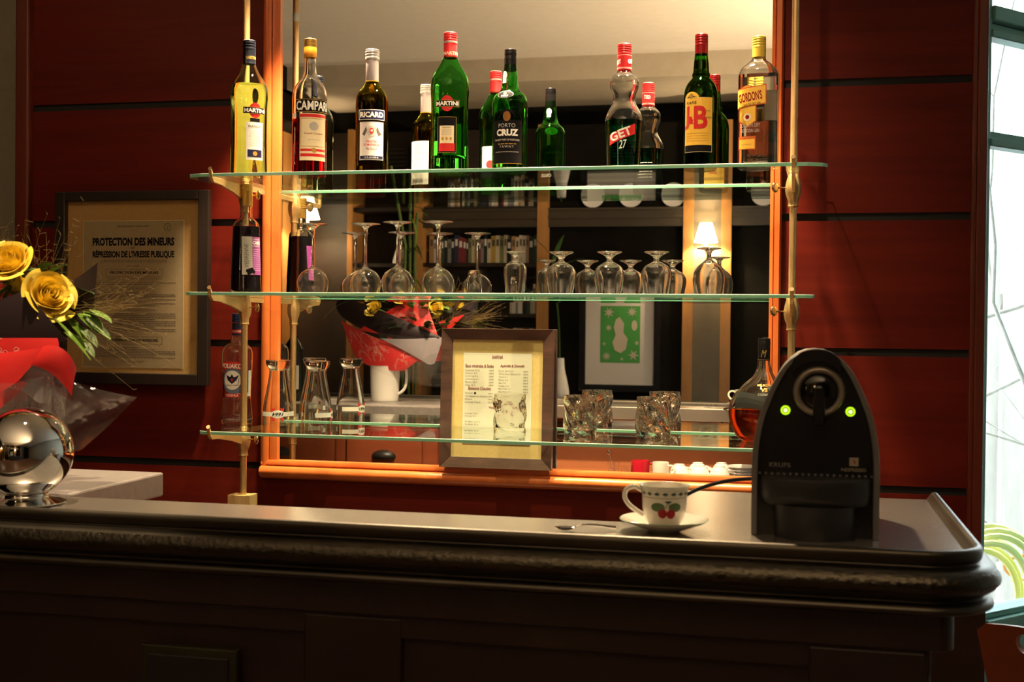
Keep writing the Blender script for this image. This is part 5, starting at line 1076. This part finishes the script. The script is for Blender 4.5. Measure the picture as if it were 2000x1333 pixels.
def rose(c, ax, R_=0.040, seed=0):
    """many petalled bloom: tight upright heart, outer petals cupped with rolled rims"""
    rn = random.Random(seed); b = MB(); ax = Vector(ax).normalized(); q = ax.to_track_quat('Z', 'Y').to_matrix().to_4x4(); T = Matrix.Translation(Vector(c)-BQ) @ q
    N = 24
    for k in range(N):
        f = k/(N-1); a0 = k*2.399+rn.uniform(-.25, .25); rm = R_*(0.07+0.80*f**1.1); half = 1.35-0.62*f; H_ = R_*(1.05-0.30*f)*rn.uniform(0.93, 1.07); roll = 0.02+0.34*f*f
        def g(u, v, a0=a0, rm=rm, half=half, H_=H_, roll=roll, f=f, ph=rn.uniform(0, 6)):
            s_ = (u-0.5)*2; ang = a0 + s_*half*(0.55+0.45*sin(pi*min(v, .5)))
            belly = sin(pi*min(v*0.62, 0.5))**0.7; rr = rm*(0.30+0.70*belly) - rm*0.12*max(0, v-.55)*(1-f)*2 + R_*roll*max(0, v-0.62)**1.3*2.6 + 0.02*R_*s_*s_
            z = H_*(v-0.42)*(1-0.20*s_*s_*v) - R_*0.55*f*max(0, v-0.72) + 0.035*R_*sin(4*s_+ph)*v
            return T @ Vector((rr*cos(ang), rr*sin(ang), z))
        b.grid(g, 9, 9, m_pet)
    b.tube([T @ Vector((0, 0, -R_*0.3)), T @ Vector((0, 0, -R_*0.8)), Vector((0, 0, 0.02))], 0.003, m_lf, 6)
    for k in range(5):
        a = k*1.257; b.grid(lambda u, v, a=a: T @ Vector(((R_*0.15+R_*0.6*v)*cos(a+(u-.5)*0.7*(1-v)), (R_*0.15+R_*0.6*v)*sin(a+(u-.5)*0.7*(1-v)), -R_*0.42+R_*0.1*v*v)), 2, 5, m_lf)
    return b.build('rose', bq, angle=180)
rose((-1.252, -1.350, 1.450), (0.80, -0.55, 0.40), 0.046, 1); rose((-1.325, -1.350, 1.508), (0.15, -0.75, 0.6), 0.043, 2); rose((-1.393, -1.385, 1.449), (-0.1, -0.85, 0.5), 0.040, 3)
rose((-1.576, -1.265, 1.464), (-0.2, 0.8, 0.6), 0.034, 4); rose((-1.467, -1.270, 1.507), (0.1, 0.7, 0.7), 0.034, 5); rose((-1.344, -1.310, 1.473), (0.6, 0.6, 0.5), 0.032, 6)
rn = random.Random(11); b = MB()
def leaf(mb, p, dr, L, w, m, curl=0.25):
    p = Vector(p)-BQ; dr = Vector(dr).normalized(); sd = dr.cross(Vector((0, 0, 1)))
    if sd.length < 1e-3: sd = Vector((1, 0, 0))
    sd.normalize(); up_ = sd.cross(dr)
    mb.grid(lambda u, v: p + dr*L*v + sd*w*(u-0.5)*2*sin(pi*min(1, v*0.93+0.04))**0.8 + up_*(-curl*L*v*v + 0.15*w*abs(u-.5)*2), 4, 7, m)
for k in range(90):
    a = rn.uniform(0, 2*pi); r = rn.uniform(0.02, 0.12); p = (-1.41+r*1.3*cos(a), -1.30+r*0.6*sin(a), rn.uniform(1.39, 1.50)); leaf(b, p, (cos(a)+rn.uniform(-.5, .5), sin(a), rn.uniform(-0.1, 0.9)), rn.uniform(0.035, 0.07), rn.uniform(0.009, 0.016), m_lf if rn.random() < 0.75 else m_lf2)
for k in range(10): leaf(b, (-1.22+rn.uniform(-.02, .03), -1.335+rn.uniform(-.02, .03), 1.41+rn.uniform(-.03, .02)), (0.8, -0.2, rn.uniform(-.7, .2)), 0.055, 0.012, m_lf2)
o = b.build('foliage', bq, angle=180); o['kind'] = 'stuff'
b = MB(); leaf(b, (-1.235, -1.365, 1.418), (0.66, -0.05, -0.50), 0.108, 0.0055, m_lf2, 0.12); b.build('long_leaf', bq, angle=180)
b = MB(); leaf(b, (-1.66, -1.24, 1.495), (-0.70, 0.1, -0.1), 0.115, 0.004, m_lf2, 0.5); b.build('long_leaf', bq, angle=180)
b = MB(); m_gr = P('dry_grass', (0.17, 0.115, 0.04), 0.7, spec=0.2)
for k in range(150):
    s0 = Vector((-1.34+rn.uniform(-.08, .08), -1.30+rn.uniform(-.03, .03), 1.42)); 
    if k % 5 < 2: d0 = Vector((rn.uniform(-0.4, 0.45), rn.uniform(-0.25, 0.25), 1.0)); L = rn.uniform(0.12, 0.22)
    else: d0 = Vector((rn.uniform(0.4, 1.0), rn.uniform(-0.2, 0.1), rn.uniform(-0.25, 0.85))); L = rn.uniform(0.09, 0.17); s0.x += 0.07; s0.z -= 0.01
    d0.normalize(); bend = Vector((rn.uniform(-.3, .6), rn.uniform(-.3, .3), rn.uniform(-.7, .0))); pts = [s0 + d0*L*t + bend*L*0.5*t*t - BQ for t in (0, .2, .4, .6, .8, 1)]
    b.tube(pts, [0.0004, 0.00038, 0.00034, 0.0003, 0.00026, 0.00022], m_gr, 4, caps=False)
    for j in (3, 4, 5):
        q = pts[j]; b.tube([q, q+Vector((rn.uniform(-.012, .012), rn.uniform(-.01, .01), rn.uniform(-.004, .012)))], 0.0003, m_gr, 4, caps=False)
o = b.build('grass_plumes', bq, angle=180); o['kind'] = 'stuff'

# ================================================================== SERVICE SHELF CROCKERY (seen in the mirror)
ZS = 0.863
def mug(name, x, y, r, h, m, label, cat='mug', up=True, rz=0, taper=0.95):
    t = thing(name, (x, y, ZS), label, cat, rz)
    pr = [(0, 0.0), (r*taper, 0.0), (r, 0.004), (r, h), (r-0.003, h), (r-0.0035, 0.006), (0, 0.006)]; mt_ = None if up else Matrix.Translation((0, 0, h)) @ Matrix.Rotation(pi, 4, 'X')
    b = MB(); b.lathe(pr, m, 32, mat=mt_); b.build('body', t, angle=40, fix=True)
    b = MB(); b.tube(catmull([(r-0.001, 0, h*0.82), (r+0.020, 0, h*0.80), (r+0.024, 0, h*0.5), (r+0.012, 0, h*0.25), (r-0.001, 0, h*0.2)], 4), 0.004, m, 8); b.build('handle', t)
def cupdown(x, y, label, deco=False, rz=0):
    t = thing('coffee_cup', (x, y, ZS), label, 'cup', rz); pr = catmull([(0.038, 0), (0.0375, 0.010), (0.034, 0.030), (0.026, 0.046), (0.019, 0.052), (0.019, 0.056)], 4)
    b = MB(); b.lathe(pr + [(0.016, 0.056), (0.015, 0.053), (0, 0.053)], m_chinaw, 40)
    b.lathe([(r-0.002, z) for r, z in pr if z < 0.047][::-1], m_chinaw, 40); b.build('body', t, angle=50)
    b = MB(); b.tube(catmull([(0.036, 0, 0.014), (0.052, 0, 0.016), (0.054, 0, 0.032), (0.040, 0, 0.040), (0.028, 0, 0.044)], 4), 0.0035, m_chinaw, 8); b.build('handle', t)
    if deco:
        sf = lambda u, v, off: Matrix.Rotation(pi, 3, 'Z') @ Vector(((rad_at(pr, v)+off)*sin(u/0.034), -(rad_at(pr, v)+off)*cos(u/0.034), v)); d = Decal(sf); d.ell(0.0, 0.018, 0.011, 0.007, m_cher, 1); d.build('painted_flower', t)
mug('red_mug', -0.545, -1.22, 0.033, 0.064, P('red_glaze', (0.50, 0.015, 0.03), 0.2), 'dark red mug on the service shelf under the bar, seen in the mirror', rz=-10)
mug('cream_mug', -0.470, -1.20, 0.030, 0.063, m_china, 'cream mug beside the red mug on the service shelf', rz=20)
cupdown(-0.405, -1.215, 'white upturned cup next to the cream mug on the service shelf', rz=-20)
cupdown(-0.345, -1.29, 'white upturned cup at the back of the shelf row, behind the others', rz=10)
cupdown(-0.332, -1.20, 'white upturned cup before the decorated one on the service shelf', rz=0)
cupdown(-0.262, -1.20, 'white upturned cup with a red flower, nearest the saucers', True, rz=-15)
cupdown(-0.262, -1.31, 'white upturned cup behind the one with the red flower', rz=30)
for i in range(5):
    b = MB(); b.lathe(catmull([(0.0, 0.002), (0.030, 0.0), (0.036, 0.004), (0.058, 0.0105), (0.060, 0.0125), (0.056, 0.0120), (0.034, 0.0065), (0.0, 0.005)], 3), m_chinaw, 40)
    o = b.build('stacked_saucer', loc=(-0.180+0.002*(i % 2), -1.24, ZS+0.0105*i), angle=60); tag(o, ('lowest', 'second lowest', 'middle', 'second highest', 'topmost')[i] + ' white saucer of the stack on the service shelf', 'saucer', 'stacked white saucers')
for i, (x, lab) in enumerate(((-0.638, 'smoky clear glass with a spoon standing in it, on the service shelf'), (-0.592, 'small smoky clear glass between spoon glass and red mug'))):
    t = thing('small_glass', (x, -1.20, ZS), lab, 'glass'); b = MB(); h = 0.055 - 0.008*i; b.lathe([(0, 0), (0.018, 0), (0.022, h), (0.0205, h), (0.0170, 0.005), (0, 0.005)], g_clear, 32); b.build('glass_body', t, angle=40, fix=True)
b = MB(); b.tube([(-0.630, -1.20, ZS+0.008), (-0.655, -1.20, ZS+0.085)], 0.0012, m_chrome, 6); b.lathe([(0.006*sin(pi*i/8), 0.009*-cos(pi*i/8)) for i in range(9)], m_chrome, 12, mat=Matrix.Translation((-0.657, -1.20, ZS+0.092))); o = b.build('small_spoon'); tag(o, 'small spoon standing in the smoky glass on the service shelf', 'spoon')

# ================================================================== FAR SIDE OF THE ROOM (seen in the mirror)
FY = -6.3
m_shelfd = wood('dark_shelf_wood', (0.018, 0.012, 0.008), (0.035, 0.022, 0.014), (1, 4, 4), 0.5)
bc = thing('bookcase', (-2.0, FY, 0), 'wall wide dark bookcase with pale wood uprights, seen in the mirror', 'bookcase')
bx = -2.0
b = MB(); b.box((-4.2-bx, -0.33, 0), (1.4-bx, -0.31, 3.0), m_shelfd); b.build('back_panel', bc, smooth=False)
for x0, x1 in ((-4.160, -4.128), (-3.569, -3.525), (-3.005, -2.933), (-1.996, -1.910), (-0.859, -0.781), (-0.574, -0.497), (0.55, 0.63)):
    b = MB(); b.box((x0-bx, -0.30, 0), (x1-bx, 0.0, 2.98), m_post); b.build('upright', bc, smooth=False)
b = MB(); b.box((-0.781-bx, -0.05, 0), (-0.574-bx, -0.02, 3.0), noisy('warm_grey_panel', (0.16, 0.13, 0.09), (0.18, 0.15, 0.10), 6, 0.8)); b.build('lamp_panel', bc, smooth=False)
def shelf(x0, x1, z, th=0.03): b = MB(); b.box((x0-bx, -0.31, z-th), (x1-bx, -0.02, z), m_shelfd); b.build('shelf', bc, smooth=False)
for z in (2.345, 1.900, 1.500, 1.150, 0.80): shelf(-2.933, -1.996, z)
for z in (1.897, 1.45, 2.345): shelf(-3.525, -3.005, z)
m_beam = wood('beam_wood', (0.050, 0.038, 0.022), (0.070, 0.052, 0.032), (1, 4, 4), 0.45)
for x0, x1 in ((-2.933, -1.996), (-1.910, -0.859), (-0.497, 0.55)):
    b = MB(); b.box((x0-bx, -0.06, 2.180), (x1-bx, -0.01, 2.325), m_beam); b.box((x0-bx, -0.05, 2.245), (x1-bx, 0.005, 2.262), m_beam); b.box((x0-bx, -0.05, 2.31), (x1-bx, 0.005, 2.325), m_beam); b.build('cornice_beam', bc, smooth=False)
for x0, x1 in ((-1.910, -0.859), (-0.497, 0.55)):
    b = MB(); b.box((x0-bx, -0.10, 0.0), (x1-bx, -0.06, 2.98), m_dark); b.build('bay_panel', bc, smooth=False)
# books
bcols = {'cream': (0.62, 0.52, 0.36), 'dark red': (0.22, 0.03, 0.03), 'black': (0.02, 0.02, 0.02), 'olive': (0.20, 0.22, 0.08), 'tan': (0.42, 0.24, 0.10), 'white': (0.70, 0.66, 0.58), 'dark green': (0.03, 0.09, 0.05), 'ochre': (0.45, 0.30, 0.06), 'grey': (0.25, 0.25, 0.24), 'orange': (0.50, 0.16, 0.05), 'navy': (0.03, 0.04, 0.09)}
ORD = ['first', 'second', 'third', 'fourth', 'fifth', 'sixth', 'seventh', 'eighth', 'ninth', 'tenth', 'eleventh', 'twelfth', 'thirteenth', 'fourteenth', 'fifteenth', 'sixteenth', 'seventeenth', 'eighteenth', 'nineteenth', 'twentieth', 'twenty first', 'twenty second', 'twenty third', 'twenty fourth', 'twenty fifth', 'twenty sixth', 'twenty seventh', 'twenty eighth', 'twenty ninth', 'thirtieth', 'thirty first', 'thirty second', 'thirty third', 'thirty fourth', 'thirty fifth']
def book_row(x, x1, z, seq, hs, grp, rowname, seed):
    rn = random.Random(seed); i = 0
    while x < x1 - 0.03 and i < 35:
        c = seq[i % len(seq)]; w = rn.uniform(0.016, 0.038); h = rn.uniform(*hs)
        if c is None: x += 0.06; seq = [q for q in seq]; i += 1; continue
        mm_ = P('book_'+c.replace(' ', '_'), bcols[c], 0.6); t = thing('book', (x+w/2, FY-0.09, z), '%s book, %s from the left %s' % (c, ORD[i], rowname), 'book', 0, grp)
        b = MB(); b.box((-w/2, -0.14, 0), (w/2, 0.0, h), mm_); b.box((-w/2+0.002, -0.137, h), (w/2-0.002, -0.003, h+0.0005), m_white); b.build('cover', t, smooth=False)
        b = MB(); b.box((-w*0.30, 0, h*0.62), (w*0.30, 0.0007, h*0.86), m_white if c in ('black', 'dark red', 'navy', 'dark green') else m_inkg); b.build('spine_title', t, smooth=False); x += w+0.001; i += 1
book_row(-2.90, -2.01, 1.900, ['tan', 'white', 'black', 'dark green', 'black', 'grey', 'black', 'navy', 'dark red', 'dark red', 'black', 'olive', 'cream', 'olive', 'dark red', 'grey', 'black', 'cream', 'ochre', 'cream', 'olive', 'cream', 'black', 'tan', 'cream', 'cream', 'white', 'tan', 'black', 'dark green', 'tan', 'black'], (0.185, 0.225), 'books on the shelf below the beam', 'on the shelf just below the dark beam', 2)
book_row(-2.90, -2.50, 1.500, ['dark green', 'grey', 'olive', 'white', 'dark green', 'black', 'white', 'navy', 'orange', 'black', 'grey'], (0.12, 0.19), 'books on the middle shelf', 'in the left group on the middle bookcase shelf', 3)
book_row(-2.23, -2.01, 1.500, ['cream', 'white', 'grey', 'white', 'black', 'dark green'], (0.17, 0.24), 'books on the middle shelf', 'in the right group on the middle bookcase shelf', 4)
book_row(-2.63, -2.50, 1.150, ['cream', 'grey', 'cream'], (0.20, 0.23), 'books on the low shelf', 'in the short group on the low bookcase shelf', 5)
book_row(-2.20, -2.01, 1.150, ['cream', 'white', 'cream', 'dark red', 'dark red'], (0.22, 0.24), 'books on the low shelf', 'at the right end of the low bookcase shelf', 6)
book_row(-2.75, -2.01, 2.345, ['grey', 'white', 'tan', 'cream', 'black', 'cream', 'dark green', 'grey', 'black', 'olive', 'black', 'navy', 'black', 'grey', 'white', 'cream', 'black', 'dark red', 'white', 'grey'], (0.20, 0.26), 'books on the top shelf', 'on the top bookcase shelf above the beam', 7)
# white plates hung above the beam
for x, lab in ((-1.562, 'round white plate, leftmost of three above the dark beam in the mirror'), (-1.266, 'round white plate in the middle of three above the dark beam'), (-0.939, 'round white plate nearest the right lit upright, above the dark beam'), (-0.263, 'round white plate at the right edge of the mirror above the beam'), (-4.10, 'round white plate at the far left edge of the mirror')):
    b = MB(); b.lathe([(0, 0.004), (0.055, 0.003), (0.092, 0.014), (0.094, 0.012), (0.056, 0.0), (0, 0.0)][::-1], m_chinaw, 48, mat=Matrix.Rotation(RAD(-90), 4, 'X')); z = 2.42 if x > -4 else 2.60
    o = b.build('wall_plate', loc=(x, FY-0.035 if x > -4 else FY-0.2, z), angle=60, fix=True); tag(o, lab, 'plate', 'white plates on the far wall')
# abstract green print
ar = thing('framed_print', (-1.345, FY-0.055, 1.33), 'black framed green and cream abstract print on the far wall, in the mirror', 'framed picture')
b = MB(); miter(-0.34, -0.45, 0.34, 0.45, 0.045, 0.0, m_blackgloss, b) if False else None
for a, c in (((-0.315, -0.43), (-0.265, 0.43)), ((0.268, -0.43), (0.318, 0.43)), ((-0.265, -0.43), (0.268, -0.376)), ((-0.265, 0.372), (0.268, 0.43))): b.box((a[0], 0.0, a[1]), (c[0], 0.03, c[1]), m_blackgloss)
b.build('frame', ar, smooth=False)
Decal.curved = False; rn = random.Random(5)
d = Decal(flat_surf((0, 0.006, 0), (1, 0, 0), (0, 1, 0)), 0.001); d.rect(-0.266, -0.378, 0.269, 0.374, P('print_paper', (0.72, 0.67, 0.60), 0.7), 0)
m_pg = P('print_green', (0.07, 0.36, 0.07), 0.6); m_pc = P('print_cream', (0.60, 0.53, 0.42), 0.6); d.rect(-0.150, -0.205, 0.160, 0.235, m_pg, 1)
def star(u, v, r, n, ly=2, ph=0): d.fan([(u+(r if k % 2 == 0 else r*0.38)*cos(pi*k/n+ph), v+(r if k % 2 == 0 else r*0.38)*sin(pi*k/n+ph)) for k in range(2*n)], m_pc, ly)
for u, v, r, n in ((-0.085, 0.185, 0.045, 7), (0.095, 0.190, 0.042, 8), (-0.085, 0.065, 0.028, 8), (-0.10, -0.155, 0.038, 9), (0.110, -0.145, 0.045, 6), (0.135, -0.05, 0.022, 6), (-0.12, -0.06, 0.016, 5), (0.02, -0.175, 0.016, 6)): star(u, v, r, n, 2, u*9)
d.fan([(0.0, 0.15), (0.035, 0.10), (0.03, 0.03), (0.065, -0.02), (0.05, -0.10), (0.01, -0.13), (-0.035, -0.11), (-0.055, -0.05), (-0.03, 0.01), (-0.045, 0.07), (-0.03, 0.13)], m_pc, 3); d.ell(0.115, 0.085, 0.022, 0.040, m_pc, 2)
d.build('print_sheet', ar); Decal.curved = True
# low sideboard with tall white vase
sb = MB(); sb.box((-1.90, FY+0.012, 0.0), (0.5, FY+0.33, 0.80), m_shelfd); sb.box((-1.90, FY+0.012, 0.80), (0.5, FY+0.35, 0.815), m_shelfd); o = sb.build('sideboard', smooth=False); tag(o, 'long low dark sideboard under the green print', 'sideboard')
t = thing('tall_vase', (-1.775, FY+0.16, 0.815), 'tall slender white vase with one green stem on the low sideboard', 'vase')
b = MB(); b.lathe([(0, 0)] + catmull([(0.050, 0.0), (0.072, 0.04), (0.075, 0.09), (0.058, 0.18), (0.040, 0.26), (0.034, 0.345)], 4) + [(0.030, 0.345), (0.033, 0.2), (0, 0.1)], m_chinaw, 36); b.build('body', t, angle=60)
b = MB(); b.tube(catmull([(0, 0, 0.2), (-0.01, 0, 0.6), (-0.05, 0, 0.95), (-0.07, 0, 1.1)], 4), 0.008, m_lf, 6)
BQ_ = BQ; BQ = Vector((0, 0, 0))
for z, dr in ((1.1, (-0.5, 0.1, 0.9)), (1.0, (0.7, 0.1, 0.6)), (1.05, (0.2, 0.2, 1.0)), (0.95, (-0.8, 0.1, 0.2))): leaf(b, (-0.06, 0, z), dr, 0.26, 0.022, m_lf, 0.3)
b.build('stem', t)
t = thing('small_vase', (-3.160, FY-0.12, 1.897), 'small pale conical vase on a dark shelf, seen between the wine glasses', 'vase')
b = MB(); b.lathe([(0, 0)] + catmull([(0.058, 0.0), (0.056, 0.03), (0.038, 0.10), (0.022, 0.15), (0.018, 0.185)], 4) + [(0.014, 0.185), (0, 0.12)], m_chinaw, 32); b.build('body', t, angle=60)
t = thing('potted_bamboo', (-2.86, -5.75, 0), 'tall potted bamboo with drooping leaves in front of the bookcase', 'plant')
b = MB(); b.lathe([(0, 0), (0.14, 0), (0.18, 0.35), (0.165, 0.35), (0.15, 0.3), (0, 0.3)], m_chinaw, 36); b.build('pot', t)
for k, (dx, dy, top_) in enumerate(((0.0, 0, 2.45), (-0.05, 0.02, 2.60), (0.05, -0.02, 2.25))):
    b = MB(); b.tube([(dx*0.5, dy, 0.28), (dx, dy, 1.2), (dx*0.6, dy, 2.0), (dx-0.10*(k == 1), dy, top_)], 0.012, P('bamboo_green', (0.10, 0.17, 0.03), 0.4), 8); b.build('stem', t)
b = MB(); rn = random.Random(3)
for k in range(34):
    z = rn.uniform(1.75, 2.5) if k < 24 else rn.uniform(1.4, 1.8); a = rn.uniform(0, 6.28); leaf(b, (0, 0, z), (cos(a), sin(a), rn.uniform(-0.9, 0.7)), rn.uniform(0.10, 0.2), 0.010, m_lf2 if k % 3 else m_lf, 0.6)
o = b.build('leaves', t, angle=180); o['kind'] = 'stuff'
BQ = BQ_
# wall lamps
def wall_lamp(x, z, y, label, s=1.0):
    t = thing('wall_lamp', (x, y, z), label, 'lamp', 0, 'shaded wall lamps on the far wall')
    b = MB(); b.lathe([(0.088*s, 0.0), (0.045*s, 0.145*s), (0.044*s, 0.145*s), (0.087*s, 0.001)], P('lamp_shade_lit', (0.9, 0.8, 0.6), 0.7, emis=(1.0, 0.80, 0.48), es=16.0), 40); b.build('shade', t, angle=60)
    b = MB(); b.tube([(0, 0, 0.02), (0, 0, -0.035)], 0.012*s, P('lamp_candle', (0.8, 0.7, 0.5), 0.5, emis=(1, 0.8, 0.5), es=1.5), 12); b.build('candle', t)
    b = MB(); b.lathe([(0, -0.045), (0.012, -0.045), (0.030, -0.036), (0.030, -0.033), (0, -0.033)], m_brass, 24); b.tube(catmull([(0, 0, -0.045), (0, -0.02, -0.075), (0, -0.06, -0.08), (0, -0.10, -0.06)], 4), 0.006, m_brass, 8); b.build('bracket', t)
    light('POINT', 'lamp_bulb', (x, y, z+0.06), (x, y, 0), 34, WARM2, 0.02)
wall_lamp(-0.680, 2.045, FY+0.10, 'lit cream shaded wall lamp between two pale uprights, right side of the mirror')
wall_lamp(-3.875, 2.250, FY+0.10, 'lit cream shaded wall lamp behind the gold capped bottle reflection, left side of the mirror', 1.15)
# air vent
t = thing('air_vent', (-3.31, FY-0.27, 2.72), 'dark slatted air vent high on the far wall behind the bottles', 'vent'); b = MB(); b.box((-0.17, 0, -0.17), (0.17, 0.012, 0.17), m_black); b.build('vent_frame', t, smooth=False); b = MB()
for k in range(9): b.box((-0.15, 0.012, -0.15+0.034*k), (0.15, 0.022, -0.14+0.034*k), m_beam)
b.build('slats', t, smooth=False)

# ================================================================== CHAIR (right)
ch = thing('cafe_chair', (0.50, -0.86, 0), 'orange brown plywood chair with a round hole in the backrest, right of the bar', 'chair')
m_ply = wood('chair_plywood', (0.22, 0.045, 0.014), (0.30, 0.065, 0.020), (5, 5, 0.8), 0.35, coat=0.2)
A_ = Vector((0.317, -0.90, 0)); dv = Vector((0.64, -0.768, 0)); nv = Vector((0.768, 0.64, 0)); CL = Vector((0.50, -0.86, 0))
def backpt(u, z, off):  # u 0..0.30
    k = (u-0.15)/0.15; w = 0.15*(0.52+0.48*max(0, (z-0.45)/0.44)); return A_ + dv*(0.15+k*w) + nv*(off + 0.02*(1-k*k) + (0.88-z)*0.12) + Vector((0, 0, z + 0.012*(1-k*k))) - CL
b = MB(); nh = 32; hc = (0.088, 0.856); hr = 0.017; rings = []
for off in (0.0, 0.010):
    for rr in (0, 1, 2, 3):
        ring = []
        for i in range(nh):
            a = 2*pi*i/nh; ca, sa = cos(a), sin(a); tu = (((0.30-hc[0])/ca) if ca > 1e-6 else ((hc[0]/-ca) if ca < -1e-6 else 9)); tz = ((0.885-hc[1])/sa if sa > 1e-6 else ((hc[1]-0.46)/-sa if sa < -1e-6 else 9)); R2 = min(tu, tz); q = hr + (R2-hr)*(0, 0.12, 0.5, 1.0)[rr]
            ring.append(backpt(hc[0]+q*ca, hc[1]+q*sa, off))
        rings.append(ring)
vs = [v for r in rings for v in r]; fs = []
for s_ in (0, 1):
    for rr in range(3):
        for i in range(nh): j = (i+1) % nh; a = (s_*4+rr)*nh; q = (a+i, a+j, a+nh+j, a+nh+i); fs.append(q if s_ else q[::-1])
for i in range(nh): j = (i+1) % nh; fs.append((i, j, 4*nh+j, 4*nh+i)); fs.append((3*nh+i, 7*nh+i, 7*nh+j, 3*nh+j))
b.add(vs, fs, m_ply); b.build('backrest', ch, angle=40, fix=True)
b = MB(); S0 = A_ + nv*0.06 - CL; q = [S0+dv*0.0, S0+dv*0.30, S0+dv*0.32+nv*0.38, S0-dv*0.02+nv*0.38]
b.add([Vector((p.x, p.y, 0.45)) for p in q] + [Vector((p.x, p.y, 0.462)) for p in q], [(3, 2, 1, 0), (4, 5, 6, 7), (0, 1, 5, 4), (1, 2, 6, 5), (2, 3, 7, 6), (3, 0, 4, 7)], m_ply); b.build('seat', ch, smooth=False, bevel=0.004)
for k, p in enumerate(q):
    c_ = (q[0]+q[1]+q[2]+q[3])/4; s_ = c_ + (p-c_)*0.85; e_ = c_ + (p-c_)*1.05; b = MB(); b.tube([(s_.x, s_.y, 0.45), (e_.x, e_.y, 0.0)], 0.011, m_silver, 12); b.build('leg', ch)
b = MB()
for kk in (0.06, 0.24): p0 = A_+dv*kk+nv*0.075-CL; p1 = backpt(kk, 0.52, 0.014); b.tube([(p0.x, p0.y, 0.448), p1], 0.009, m_silver, 10)
b.build('back_support', ch)
